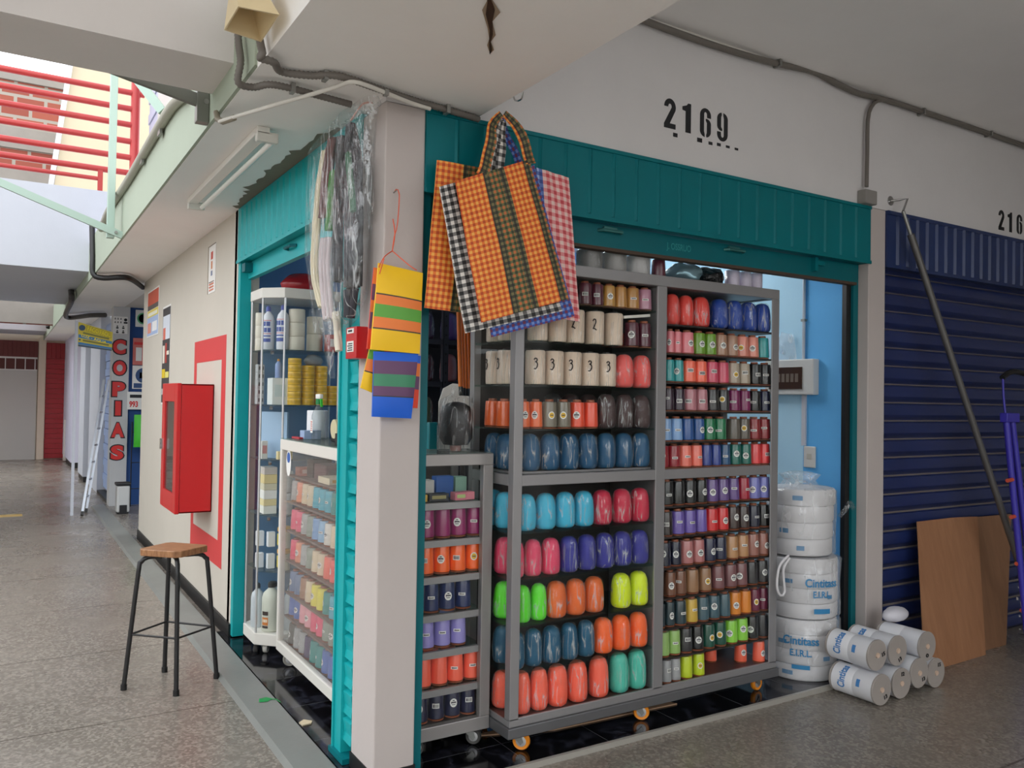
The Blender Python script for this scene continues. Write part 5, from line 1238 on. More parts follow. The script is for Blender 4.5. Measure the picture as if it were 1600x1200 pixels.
WBLUE = mat('sign_blue', (30, 96, 170), .5)
def flat_sign(name, label, px0, py0, px1, py1, y, bg, parts_, cat='sign'):
    p, q_ = onY(px0, py0, y), onY(px1, py1, y); o = thing(name, label, cat, (p.x, y, q_.z)); w, h = q_.x-p.x, p.z-q_.z
    MB().box((p.x, y-.012, q_.z), (q_.x, y, p.z)).build('panel', bg, o, bevel=.002)
    for kind, u, v, a, b, mm in parts_:
        m = MB(); c = (p.x+u*w, y-.0125, p.z-v*h)
        if kind == 'disc': m.lathe([(.0, -.002), (a*w, -.002), (a*w, .001)], c, 20, axis='y')
        elif kind == 'rect': m.box((c[0]-a*w/2, c[1]-.002, c[2]-b*h/2), (c[0]+a*w/2, c[1]+.001, c[2]+b*h/2))
        else: lettering(m, kind, (c[0], c[1]-.001, c[2]), (1, 0, 0), (0, 0, 1), a*w, b*h, .04, .001)
        m.build('print', mm, o)
    return o
flat_sign('round_logo_sign', 'white sign with blue and green round logo inside the dark blue shop', 212, 484, 240, 512, 9.84, PAPER, [('disc', .42, .5, .34, 0, mat('sign_green', (90, 180, 120), .5)), ('disc', .42, .5, .26, 0, WBLUE)])
flat_sign('shop_poster', 'faded red poster under the round logo sign in the dark blue shop', 208, 528, 238, 571, 9.84, mat('poster_red', (206, 110, 100), .5), [('rect', .3, .6, .3, .5, PAPER), ('rect', .7, .6, .25, .4, PAPER), ('rect', .5, .2, .9, .1, REDL)])
flat_sign('shop_poster', 'white poster with big blue ring below the red poster in the dark blue shop', 207, 571, 238, 608, 9.84, PAPER, [('disc', .55, .42, .40, 0, mat('sign_navy', (40, 72, 120), .5)), ('rect', .5, .42, .3, .25, PAPER), ('rect', .5, .86, .85, .2, mat('sign_navy', (40, 72, 120), .5))])
flat_sign('phone_sign', 'white sign with red telephone digits at waist height in the dark blue shop', 199, 612, 238, 640, 9.80, PAPER, [('993', .25, .7, .34, .35, REDL), ('1', .62, .7, .12, .35, REDL), ('rect', .4, .25, .6, .18, INK)])
gr = thing('green_bag', 'bright green bag on a wire stand in the dark blue shop', 'bag', (.42, 9.6, .4))
p = onY(213, 670, 9.6); MB().sheet((p.x-.03, 9.6, p.z+.20), (p.x+.22, 9.6, p.z+.20), (p.x+.22, 9.6, p.z-.26), (p.x-.03, 9.6, p.z-.26), 6, 8, .08, .01, 7, 3, puff=.03).build('body', mat('neon_green_plastic', (70, 190, 50), .5), gr, 60)
m = MB()
for zz in (.25, .62, 1.05): m.tube([(p.x-.05, 9.64, zz), (p.x+.3, 9.64, zz)], .006, 6)
for xx in (p.x-.05, p.x+.28): m.tube([(xx, 9.64, 0), (xx, 9.64, 1.2)], .008, 6)
m.build('wire_stand', BLACK, gr)

# ================================================================== ON AND ABOUT THE CABINETS
TZ = 2.2385
def clear_roll(label, x, y, z, r, h, col, group, name='film_roll', cat='roll', wrap=True):
    o = thing(name, label, cat, (x, y, z), group)
    MB().lathe([(r*.4, .001), (r*.94, .001), (r, .004), (r, h-.004), (r*.94, h), (r*.42, h)], (x, y, z), 24).build('roll', mat('roll_'+'_'.join(map(str, col)), col, .45), o, 40)
    MB().lathe([(r*.2, .002), (r*.39, .002), (r*.39, h-.002), (r*.2, h-.002)], (x, y, z), 14).build('core', mat('card_core', (150, 120, 90), .7), o, 40)
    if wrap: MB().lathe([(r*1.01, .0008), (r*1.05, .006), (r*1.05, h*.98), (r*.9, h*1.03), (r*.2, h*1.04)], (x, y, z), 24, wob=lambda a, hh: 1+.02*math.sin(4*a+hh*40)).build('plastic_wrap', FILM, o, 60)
    return o
for i, px in enumerate((921, 959, 996)):
    x = onY(px, 400, .165).x; clear_roll(f"{('silver grey', 'grey', 'pale silver')[i]} wrapped roll on top of the tall cabinet, {ORD[i+1]} from the checked bags", x, .165, TZ, .066, .112, ((128, 126, 124), (150, 148, 144), (182, 180, 178))[i], 'rolls on top of the tall cabinet')
spool(onY(1029, 410, .14).x, .14, TZ, 'dark maroon', 'dark maroon thread spool on top of the tall cabinet behind the rail', 'odd items on top of the tall cabinet', '', 1., .9)
def lump(name, label, cat, c, s_, m, seed, amp=.25, part='body', group=None):
    o = thing(name, label, cat, (c[0], c[1], c[2]), group); mb = MB(); n, k = 20, 12; vs = []
    for j in range(k+1):
        ph = PI*j/k
        for i in range(n):
            th = 2*PI*i/n; d = Vector((math.sin(ph)*math.cos(th), math.sin(ph)*math.sin(th), -math.cos(ph)))
            w = 1+amp*noise.noise(d*1.8+Vector((seed, seed*2, 0)))+amp*.35*noise.noise(d*5+Vector((seed, 1, 0)))
            zz = d.z*w
            zz = max(zz, -.72)
            vs.append((c[0]+d.x*w*s_[0], c[1]+d.y*w*s_[1], c[2]+(zz+.72)*s_[2]))
    mb.add(vs, [(j*n+i, j*n+(i+1) % n, (j+1)*n+(i+1) % n, (j+1)*n+i) for j in range(k) for i in range(n)]); mb.build(part, m, o, 80); return o
SILV = mat('crumpled_silver_film', (120, 150, 160), .18, .5, .2)
kk = NT('black_bin_liner'); kk.b.inputs['Base Color'].default_value = lin((18, 18, 20)); kk.b.inputs['Roughness'].default_value = .25; kk.bump(kk.noise(kk.coord(), 22, 4), .8, .03); LINER = kk.m
x = onY(1066, 420, .15).x; lump('plastic_bag', 'crumpled silvery bag on top of the tall cabinet', 'plastic bag', (x, .15, TZ), (.095, .10, .062), SILV, 3.3, .3)
x = onY(1108, 420, .17).x; lump('plastic_bag', 'black plastic bag on top of the tall cabinet beside the lilac rolls', 'plastic bag', (x, .19, TZ), (.10, .10, .066), LINER, 5.1, .25)
for i, px in enumerate((1144, 1163, 1180)):
    x = onY(px, 430, .15).x; clear_roll(f"lilac white wrapped roll on the tall cabinet, {ORD[i+1]} of three by blue wall", x, .15, TZ, .040, .105, (204, 194, 212), 'rolls on top of the tall cabinet')

# clear pack of black yarn and its card on the low grey cabinet
GT = 1.3585
bp = thing('yarn_pack', 'black bagged yarn in clear packaging on the low grey cabinet', 'yarn pack', (.50, .27, GT))
px_ = onY(712, 690, .27).x
MB().lathe([(.022, .001), (.026, .001), (.026, .026), (.022, .026)], (px_, .27, GT), 14).build('core', mat('pink_core', (150, 112, 104), .6), bp, 40)
MB().lathe([(.020, .026), (.058, .03), (.076, .06), (.077, .10), (.074, .17), (.066, .205), (.04, .222), (.012, .228)], (px_, .27, GT), 22).build('yarn', mat('black_yarn', (26, 25, 28), .55, 0, .1, .5, 60), bp, 50)
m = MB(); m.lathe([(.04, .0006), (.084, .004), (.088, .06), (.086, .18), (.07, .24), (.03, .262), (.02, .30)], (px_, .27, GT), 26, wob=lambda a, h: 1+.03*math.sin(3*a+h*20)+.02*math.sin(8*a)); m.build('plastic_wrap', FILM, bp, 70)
bc = thing('header_card', 'white rounded plastic header card standing behind the black yarn pack', 'card', (.5, .42, GT))
p = [onY(px2, py2, .40) for px2, py2 in ((686, 706), (686, 628), (693, 607), (708, 599), (716, 600), (717, 618), (733, 619), (734, 706))]
p[0].z = p[-1].z = GT+.0005
MB().slab(p, (0, .006, 0)).build('panel', mat('milky_card', (214, 212, 206), .4), bc)
tp = thing('packet', 'teal packet on the low grey cabinet beside the pillar', 'packet', (.36, .3, GT))
a, b = onY(671, 660, .40), onY(685, 700, .40); MB().box((a.x, .40, GT), (b.x-.004, .43, a.z)).build('body', mat('teal_packet', (10, 130, 140), .4), tp, bevel=.004)
# broom handles standing behind
for i, (px, pb2) in enumerate(((716.5, 604), (721, 606), (726, 607), (731, 607))):
    q0, q1 = onY(px, 480, .57+.035*i), onY(px+3.2-1.1*i*.3, pb2, .57+.035*i); d = (q0-q1)
    o = thing('broom_handle', f"orange broom handle behind the low grey cabinet, {ORD[i+1]} from the dark rack", 'broom handle', (q1.x, q1.y, .02), 'orange broom handles')
    f_ = q1-d*((q1.z-.022)/d.z); t_ = q1+d*2.2
    MB().tube([q1, t_], .0115, 10).build('stick', mat('orange_stick', (226, 116, 36), .4), o, 60)
    MB().tube([f_, q1], .0122, 10).build('grip', BLACK, o, 60)
# odds and ends in the top compartment of the low grey cabinet
ZC = ZG[0]
def carton(label, x0, x1, y0, y1, z0, h, col, cat='box', name='carton', rot=0., group=None, band=None):
    z0 += .0006; o = thing(name, label, cat, ((x0+x1)/2, (y0+y1)/2, z0), group); MB().box((x0, y0, z0), (x1, y1, z0+h)).build('body', mat('carton_%d_%d_%d' % col, col, .5), o, bevel=.002)
    if band:
        MB().box((x0+.15*(x1-x0), y0-.0015, z0+h*.3), (x0+.85*(x1-x0), y0, z0+h*.75)).build('printed_band', mat('carton_%d_%d_%d' % band, band, .5), o)
    o.rotation_euler.z = rot; return o
OG_ = 'haberdashery in the top of the low grey cabinet'
carton('small yellow box at the pillar end of the low grey cabinet top shelf', .262, .318, .20, .25, ZC, .032, (206, 166, 60), group=OG_)
carton('long black box with pale print on the top shelf of the low grey cabinet', .325, .425, .20, .25, ZC, .034, (30, 32, 40), band=(150, 140, 90), group=OG_)
carton('pink and green striped box on the top shelf of the low grey cabinet', .452, .512, .19, .24, ZC, .036, (196, 110, 126), band=(170, 190, 120), group=OG_)
carton('plain pink box by the frame post on the top shelf of the low grey cabinet', .515, .558, .20, .25, ZC, .036, (206, 120, 134), group=OG_)
carton('white packet behind the black box in the low grey cabinet', .27, .40, .30, .36, ZC, .085, (206, 204, 200), 'packet', 'packet', group=OG_)
carton('blue packet standing behind the pink boxes in the low grey cabinet', .415, .505, .31, .36, ZC, .10, (32, 92, 170), 'packet', 'packet', group=OG_)
carton('green and white packet at the frame end of the low grey cabinet', .515, .575, .31, .36, ZC, .095, (150, 190, 170), 'packet', 'packet', group=OG_)
o = carton('white and green flat box lying on the magenta cones in the low grey cabinet', .49, .60, .20, .27, 1.105, .022, (222, 226, 214), band=(120, 170, 60), group=OG_)

# things on the low white cabinet
WT = 1.3525
wr = clear_roll('fat white cloth roll standing on the low white cabinet', onX(468, 670, .30).x, 1.68, WT, .062, .165, (232, 232, 236), None, 'cloth_roll', 'roll', False)
sp = thing('spray_bottle', 'clear spray bottle with green and white trigger on the low white cabinet', 'spray bottle', (.24, 1.43, WT))
sx_ = .24; sy_ = onX(497, 684, .24).y
MB().lathe([(.034, .001), (.038, .004), (.038, .135), (.030, .165), (.014, .19), (.013, .205), (.010, .205)], (sx_, sy_, WT), 20).build('bottle', m_glass('bottle_plastic', (.86, .9, .9), .8, .06), sp, 50)
m = MB(); m.slab([(sx_-.0395, sy_+.02, WT+.04), (sx_-.0395, sy_-.02, WT+.04), (sx_-.0395, sy_-.02, WT+.115), (sx_-.0395, sy_+.02, WT+.115)], (-.0008, 0, 0)); lb = m.build('label_patch', PAPER, sp)
m = MB()
for i in range(5): m.box((sx_-.0412, sy_-.014+.003*(i % 2), WT+.052+.012*i), (sx_-.0403, sy_+.014, WT+.057+.012*i))
m.build('print', mat('label_red', (190, 90, 90), .5), lb)
MB().lathe([(.017, .203), (.017, .232), (.012, .234)], (sx_, sy_, WT), 16).build('collar', mat('trigger_green', (10, 130, 70), .4), sp, 40)
MB().prism([(sx_-.012, sy_+.03), (sx_+.012, sy_+.03), (sx_+.012, sy_-.045), (sx_-.012, sy_-.045)], WT+.234, WT+.262).build('head', PAPER, sp, bevel=.006)
MB().slab([(sx_-.006, sy_-.03, WT+.234), (sx_-.006, sy_-.045, WT+.234), (sx_-.006, sy_-.058, WT+.19), (sx_-.006, sy_-.05, WT+.188)], (.012, 0, 0)).build('trigger', mat('trigger_lime', (60, 190, 60), .4), sp)
ti = thing('tape_dispenser', 'black tape dispenser on the low white cabinet next to the shutter guide', 'dispenser', (.3, 1.15, WT))
MB().slab([(.25, 1.30, WT+.001), (.25, .98, WT+.001), (.25, .98, WT+.05), (.25, 1.06, WT+.06), (.25, 1.14, WT+.10), (.25, 1.22, WT+.10), (.25, 1.30, WT+.03)], (.09, 0, 0)).build('base', BLACK, ti, bevel=.006)
MB().lathe([(.03, -.015), (.052, -.015), (.052, .015), (.03, .015)], (.225, 1.14, WT+.075), 20, axis='x').build('tape', mat('tape_cream', (206, 196, 160), .4), ti, 40)
carton('clear plastic tray with blue sheen on the low white cabinet', .17, .27, 1.52, 1.60, WT, .05, (150, 172, 206), 'tray', 'tray')
carton('small red box on the low white cabinet behind the spray bottle', .14, .165, 1.52, 1.66, WT, .012, (170, 50, 60), 'box', 'carton')
carton('black card machine on the low white cabinet near the doorway post', .15, .23, .80, .95, WT, .06, (36, 34, 34), 'card machine', 'card_machine')
WTG = 'boxes in the top of the low white cabinet'
for lab_, y0, y1, x0, h, col, band in (('pinkish box at the far end', 1.56, 1.64, .16, .05, (206, 130, 116), (232, 200, 190)), ('dark brown box behind the sticker', 1.44, 1.55, .20, .10, (70, 52, 50), None), ('maroon box in the middle', 1.22, 1.42, .20, .085, (104, 66, 70), (70, 50, 54)),
                                 ('white and yellow box near the glass', 1.02, 1.20, .15, .035, (226, 216, 190), (222, 166, 60)), ('black flat box behind the yellow one', .86, 1.18, .28, .075, (44, 40, 42), (92, 84, 84)), ('plain white box by the doorway post', .66, .80, .15, .06, (222, 220, 214), None)):
    carton(lab_+' on the top shelf of the low white cabinet', x0, x0+.11, y0, y1, 1.1385, h, col, group=WTG, band=band)
# inside the tall showcase
HG = 'goods in the tall white showcase'
def ring_roll(label, x, y, z, r, h, m, group, mi=None, name='tape_roll'):
    o = thing(name, label, 'tape roll', (x, y, z), group); key = ('tr', r, h)
    if key not in _proto: _proto[key] = _mesh_only(MB().lathe([(r*.55, .0005), (r*.96, .0005), (r, .003), (r, h-.003), (r*.96, h-.0005), (r*.55, h-.0005)], seg=22), 'roll', None)
    me = _proto[key].copy(); me.materials.clear(); me.materials.append(m); child('roll', me, o)
    kc = ('trc', r, h)
    if kc not in _proto: _proto[kc] = _mesh_only(MB().lathe([(r*.5, .0008), (r*.548, .0008), (r*.548, h-.0008), (r*.5, h-.0008)], seg=18), 'core', mat('card_core', (150, 120, 90), .7))
    child('core', _proto[kc], o); return o
k = NT('yellow_printed_tape'); vv = k.coord('Object'); sxx = k.n('SeparateXYZ'); k.l(vv, sxx.inputs[0])
ang = k.math('ARCTAN2', sxx.outputs[1], sxx.outputs[0]); mk = k.math('MULTIPLY', k.math('GREATER_THAN', k.math('FRACT', k.math('MULTIPLY', ang, 5.)), .62), k.math('MULTIPLY', k.math('GREATER_THAN', sxx.outputs[2], .013), k.math('LESS_THAN', sxx.outputs[2], .030)))
k.col(k.mix(k.math('MULTIPLY', mk, .75), lin((236, 190, 66)), lin((130, 84, 40)))); k.b.inputs['Roughness'].default_value = .35; YTAPE = k.m
for ci, (px, n, yy) in enumerate(((460, 7, 1.93), (481, 6, 1.95), (501, 6, 1.97), (519, 3, 2.0))):
    x = onY(px, 600, yy).x
    if x > .55: continue
    for i in range(n):
        ring_roll(f"yellow printed tape roll, {ORD[i+1]} up in the {ORD[ci+1]} stack from the corner in the showcase", x, yy, HS[1]+.0005+.0415*i, .0405, .041, YTAPE, 'yellow tape rolls in the showcase')
WT_ = mat('masking_tape', (226, 218, 202), .5)
for ci, (px, n, yy, h) in enumerate(((464, 3, 1.95, .085), (492, 2, 2.0, .11))):
    x = onY(px, 500, yy).x
    for i in range(n): ring_roll(f"cream tape roll, {ORD[i+1]} up in the {('taller', 'shorter')[ci]} stack on the showcase's top shelf", x, yy, HS[0]+.0005+(h+.0005)*i, .050, h, WT_, 'cream tape rolls in the showcase')
for i in range(3): ring_roll(f"cream tape roll, {ORD[i+1]} up in the stack beside the white bottles in the showcase", .085, 2.185, HS[0]+.0005+.0805*i, .034, .08, WT_, 'cream tape rolls in the showcase')
def bottle(label, x, y, z, r, h, body, cap, lab=None, group=HG, capm=None, name='bottle', flat=1.):
    o = thing(name, label, 'bottle', (x, y, z), group)
    MB().lathe([(r*.9, .0005), (r, h*.02), (r, h*.68), (r*.82, h*.78), (r*.36, h*.86), (r*.34, h*.90)], (x, y, z), 20, sy=flat).build('body', mat('bottle_%d_%d_%d' % body, body, .4), o, 50)
    MB().lathe([(r*.40, h*.88), (r*.40, h*.97), (r*.22, h), (r*.05, h)], (x, y, z), 16).build('cap', mat('cap_%d_%d_%d' % cap, cap, .4), o, 40)
    if lab:
        m = MB()
        for (z0, z1, a0, a1, mi) in lab[0]:
            N = 9; vs = []
            for j in range(N):
                a = PI*1.25+(a0+(a1-a0)*j/(N-1))
                vs += [(x+(r+.0008)*math.cos(a), y+(r*flat+.0008)*math.sin(a), z+h*z0), (x+(r+.0008)*math.cos(a), y+(r*flat+.0008)*math.sin(a), z+h*z1)]
            m.add(vs, [(2*j, 2*j+2, 2*j+3, 2*j+1) for j in range(N-1)], mi)
        m.build('printed_label', [mat('lab_%d_%d_%d' % c_, c_, .5) for c_ in lab[1]], o)
    return o
LBL = ([(.18, .26, -.9, .9, 0), (.30, .33, -.9, .9, 0), (.40, .50, -.8, -.3, 0), (.40, .50, -.2, .3, 0), (.40, .50, .4, .9, 0), (.54, .64, -.9, -.4, 0), (.54, .64, -.3, .1, 0), (.54, .64, .2, .8, 0), (.36, .375, -1, 1, 1), (.66, .675, -1, 1, 1)], [(64, 84, 160), (216, 130, 140)])
bottle('white glue bottle with blue cap and print, nearer the showcase corner strip', .098, 2.06, HS[0], .038, .275, (222, 224, 232), (38, 60, 160), LBL)
bottle('white glue bottle with blue cap and print, beside the taller stack of cream tape', .160, 1.955, HS[0], .038, .28, (222, 224, 232), (38, 60, 160), LBL)
carton('red and white box on the top shelf of the showcase', .44, .54, 1.93, 2.0, HS[0], .11, (190, 60, 60), band=(226, 210, 206), group=HG)
for i in range(5): carton(f"small black and white patterned box, {ORD[i+1]} up in the column by the showcase's outer pane", .062, .105, 2.15, 2.21, HS[1]+.0505*i+.0005, .0498, (176, 178, 180), band=(60, 62, 66), group='patterned boxes in the showcase')
carton('white box of small goods in front on the middle shelf of the showcase', .10, .20, 1.945, 2.06, HS[1], .165, (222, 226, 224), band=(200, 214, 214), group=HG)
bottle('small clear blue bottle standing on the white box in the showcase', .15, 2.0, HS[1]+.1655, .02, .12, (140, 160, 206), (214, 150, 60))
lump('plastic_bag', 'grey plastic pouch on the yellow tape stacks in the showcase', 'plastic bag', (onY(490, 570, 1.955).x, 1.96, HS[1]+.0415*6+.002), (.06, .035, .04), mat('grey_pouch', (140, 142, 146), .4), 2.2, .15, group=HG)
pn = thing('blue_folder', 'pale blue plastic folder standing on the lower middle shelf of the showcase', 'folder', (.15, 1.99, HS[2]), HG); MB().slab([(.075, 2.13, HS[2]+.001), (.20, 1.96, HS[2]+.001), (.20, 1.96, HS[2]+.29), (.075, 2.13, HS[2]+.29)], (.012, .009, 0)).build('cover', mat('pale_blue_folder', (160, 186, 214), .35), pn)
carton('white and red packet by the blue folder in the showcase', .058, .095, 2.0, 2.05, HS[2], .11, (226, 222, 218), band=(206, 140, 140), group=HG)
for i in range(2): carton(f"cream soap-sized box, {('nearer', 'farther from')[i]} the low cabinet, under the blue folder", .13+.05*i, .172+.05*i, 1.905, 1.94, HS[2], .05, (232, 212, 160), group=HG)
for i, (col, h) in enumerate((((232, 230, 222), .05), ((226, 210, 160), .04), ((232, 230, 226), .055), ((214, 206, 180), .04), ((226, 206, 150), .055), ((200, 190, 184), .045))):
    carton(f"{('white', 'buff', 'off-white', 'sand', 'yellow', 'grey')[i]} paper pack in the pile on the fourth shelf of the showcase", .075, .155, 1.99, 2.10, HS[3]+sum((.05, .04, .055, .04, .055, .045)[:i])+.0006*i+.0003, h-.0002, col, 'paper pack', 'paper_pack', group='paper packs in the showcase')
for i in range(2): clear_roll(f"white paper roll on the fourth shelf of the showcase, {('upper', 'lower')[i]}", .205, 1.95, HS[3]+.0005+.135*(1-i), .035, .13, (226, 228, 226), HG, 'paper_roll', 'roll', False)
for i in range(2):
    z0 = HS[4]+.0005+.135*i
    o = thing('glue_tub', f"tub with yellow lid, {('lower', 'upper')[i]} one on the fifth shelf of the showcase", 'tub', (.19, 1.93, z0), HG)
    MB().lathe([(.032, .0), (.036, .004), (.036, .10), (.030, .104)], (.19, 1.93, z0), 20).build('tub', mat('tub_cream', (226, 218, 190), .4), o, 40); MB().lathe([(.03, .104), (.042, .105), (.042, .125), (.036, .132), (.01, .133)], (.19, 1.93, z0), 20).build('lid', mat('tub_yellow', (232, 172, 50), .4), o, 40)
    m = MB().box((.150, 1.915, z0+.02), (.1535, 1.945, z0+.09)); m.build('label_patch', mat('tub_label', (206, 190, 40), .5), o)
    for j in range(2):
        carton(f"small white carton, {('outer', 'inner')[j]} one of the {('lower', 'upper')[i]} pair on the fifth shelf of the showcase", .058+.052*j, .102+.052*j, 2.06-.06*j, 2.10-.06*j, z0, .09, (226, 228, 232), group=HG)
bottle('large translucent white bottle with orange label at the bottom of the showcase', .135, 1.99, .1555, .056, .30, (214, 214, 200), (46, 44, 44), ([(.34, .42, -.6, .2, 1), (.14, .30, -.6, .2, 0), (.20, .26, -.5, .1, 2), (.08, .13, -.6, .2, 1)], [(206, 120, 50), (60, 46, 42), (232, 220, 200)]))
for i, (x, y) in enumerate(((.085, 2.12), (.19, 2.12), (.245, 1.96), (.30, 2.1))): bottle(f"white bottle with dark cap at the bottom of the showcase, {ORD[i+1]} behind the orange-labelled one", x, y, .1555, .040, .27, (206, 212, 218), (60, 62, 66))
lump('red_bag', 'shiny red plastic bag on top of the tall white showcase', 'plastic bag', (onY(474, 440, 2.1).x, 2.1, 2.263), (.14, .09, .075), mat('red_shiny_plastic', (170, 30, 40), .2), 7.7, .12)

# ================================================================== BLUE WALL: BREAKER BOX AND SOCKET
eb = thing('breaker_box', 'white breaker box with dark window on the blue wall', 'breaker box', (3.08, .5, 1.66))
MB().box((3.06, .312, 1.663), (3.1195, .70, 1.893)).build('case', mat('breaker_white', (206, 204, 200), .4), eb, bevel=.006)
wd = MB().box((3.052, .395, 1.70), (3.0598, .66, 1.842)).build('window', mat('breaker_window', (66, 46, 36), .2), eb)
m = MB()
for i in range(6): m.box((3.050, .42+.036*i, 1.745), (3.0518, .445+.036*i, 1.80))
m.build('breakers', mat('breaker_grey', (110, 96, 84), .5), wd)
cw = thing('wall_conduit', 'white conduit running up the blue wall from the breaker box', 'pipe', (3.1, .43, 1.9))
MB().tube([(3.108, .425, 1.8935), (3.108, .425, 2.84)], .010, 10).build('pipe', mat('conduit_lilac', (190, 196, 206), .45), cw, 60); MB().box((3.095, .41, 2.14), (3.1195, .44, 2.155)).build('clip', STEEL, cw)
cw = thing('wall_trunking', 'white trunking on the blue wall below the breaker box', 'pipe', (3.11, .42, 1.35)); MB().box((3.105, .405, 1.335), (3.1195, .435, 1.662)).build('trunking', mat('trunking_white', (200, 200, 206), .45), cw)
sk = thing('socket_plate', 'white rounded socket plate on the blue wall under the trunking', 'socket', (3.11, .37, 1.27)); MB().box((3.106, .328, 1.196), (3.1195, .418, 1.333)).build('plate', mat('socket_white', (214, 210, 204), .4), sk, bevel=.006); MB().box((3.104, .355, 1.25), (3.106, .39, 1.285)).build('outlet', mat('socket_cream', (190, 184, 172), .4), sk)
pj = thing('plastic_pouch', 'clear plastic sleeve propped on the breaker box', 'sleeve', (3.09, .52, 1.9))
MB().slab([(3.085, .68, 1.895), (3.085, .46, 1.895), (3.10, .50, 2.06), (3.10, .60, 2.08)], (.003, 0, 0)).build('sleeve', WRAP, pj)

# ================================================================== BAGGED ROLL STACK AND LYING ROLLS
LBLUE = mat('print_blue', (48, 128, 178), .5); TAPEW = mat('white_webbing', (216, 214, 216), .6)
def roll_bag(label, c, z0, z1, r, nr, seed, text=None, top=False, ta=0.):
    o = thing('roll_bag', label, 'bag of rolls', (c[0], c[1], z0), 'stacked clear bags of webbing rolls'); h = (z1-z0)/nr; rnd = random.Random(seed)
    m = MB(); zz = z0+.001
    for i in range(nr):
        dx, dy = rnd.uniform(-.008, .008), rnd.uniform(-.008, .008)
        m.lathe([(r*.3, .001), (r*.93, .001), (r*.965, h*.12), (r*.965, h*.86), (r*.93, h*.985), (r*.3, h*.985)], (c[0]+dx, c[1]+dy, z0+h*i), 30)
    m.build('webbing_rolls', TAPEW, o, 40)
    m = MB()
    for i in range(nr):
        if rnd.random() < .75:
            A = -2.35+rnd.uniform(-.9, .9); zc = z0+h*(i+.5); N = 6
            wd_ = rnd.uniform(.15, .3); hh = h*.14
            vs = []
            for j in range(N): a = A+wd_*(j/(N-1)-.5); vs += [(c[0]+(r*.99)*math.cos(a), c[1]+(r*.99)*math.sin(a), zc-hh), (c[0]+(r*.99)*math.cos(a), c[1]+(r*.99)*math.sin(a), zc+hh)]
            m.add(vs, [(2*j, 2*j+2, 2*j+3, 2*j+1) for j in range(N-1)])
    if m.v: m.build('roll_labels', LBLUE, o)
    prof = [(r*.80, .0008), (r*1.02, .012), (r*1.03, .10), (r*1.02, (z1-z0)*.6), (r*1.04, (z1-z0)*.97), (r*.9, (z1-z0)+.004)]
    if top: prof += [(r*.55, (z1-z0)+.012), (r*.45, (z1-z0)+.04), (r*.6, (z1-z0)+.075), (r*.3, (z1-z0)+.09), (r*.05, (z1-z0)+.085)]
    m = MB().lathe(prof, (c[0], c[1], z0), 34, wob=lambda a, hh: 1+.018*math.sin(5*a+hh*19+seed)+.012*math.sin(11*a-hh*37))
    m.build('clear_bag', WRAP, o, 70)
    if text:
        R_ = r*1.075
        for body, dz, w, hh in text:
            m = MB(); A = -2.35+ta; cc = Vector((c[0]+R_*math.cos(A), c[1]+R_*math.sin(A), z0+dz)); right = Vector((-math.sin(A), math.cos(A), 0))
            if body: lettering(m, body, cc, right, (0, 0, 1), w, hh, .02, .001, R_)
            else:
                N = 6; vs = []
                for j in range(N): a = A+w/R_*(j/(N-1)-.5); vs += [(c[0]+R_*math.cos(a), c[1]+R_*math.sin(a), z0+dz-hh/2), (c[0]+R_*math.cos(a), c[1]+R_*math.sin(a), z0+dz+hh/2)]
                m.add(vs, [(2*j, 2*j+2, 2*j+3, 2*j+1) for j in range(N-1)])
            m.build('bag_print', LBLUE, o)
    return o
SC_ = (2.765, .145)
roll_bag('lowest bag of white webbing rolls in the stack by the blue wall', (2.77, .15), .0205, .365, .212, 4, 3, [('Cintitass', .235, .20, .048), ('E.I.R.L.', .165, .12, .038), ('', .085, .10, .024)], False, -.12)
roll_bag('middle bag of white webbing rolls in the stack by the blue wall', (2.765, .15), .371, .715, .212, 4, 5, [('Cintitass', .215, .20, .048), ('E.I.R.L.', .150, .11, .038), ('', .055, .10, .028)], False, .42)
roll_bag('topmost bag of white webbing rolls, knotted at the top, by the blue wall', (2.755, .16), .728, 1.11, .20, 4, 8, None, True)
lp_ = thing('webbing_loop', 'white webbing handle loop hanging from the middle roll bag beside the cabinet', 'loop', (2.53, .0, .5)); pth = smooth_path([onY(1232, 868, -.03), onY(1218, 885, -.03), onY(1214, 915, -.03), onY(1219, 930, -.03), onY(1226, 925, -.03), onY(1224, 890, -.03), onY(1234, 872, -.03)], .015)
MB().tube(pth, .007, 8).build('strap', TAPEW, lp_, 60)
ta_ = thing('bag_tail', 'crumpled clear plastic tail tied round the right shutter guide', 'plastic', tuple(onY(1320, 795, .02)))
MB().tube(smooth_path([onY(1312, 806, .04), onY(1321, 796, .0), onY(1328, 785, -.0), onY(1333, 795, .0)], .015),   .014, 8).build('film', BAGFILM, ta_, 60)

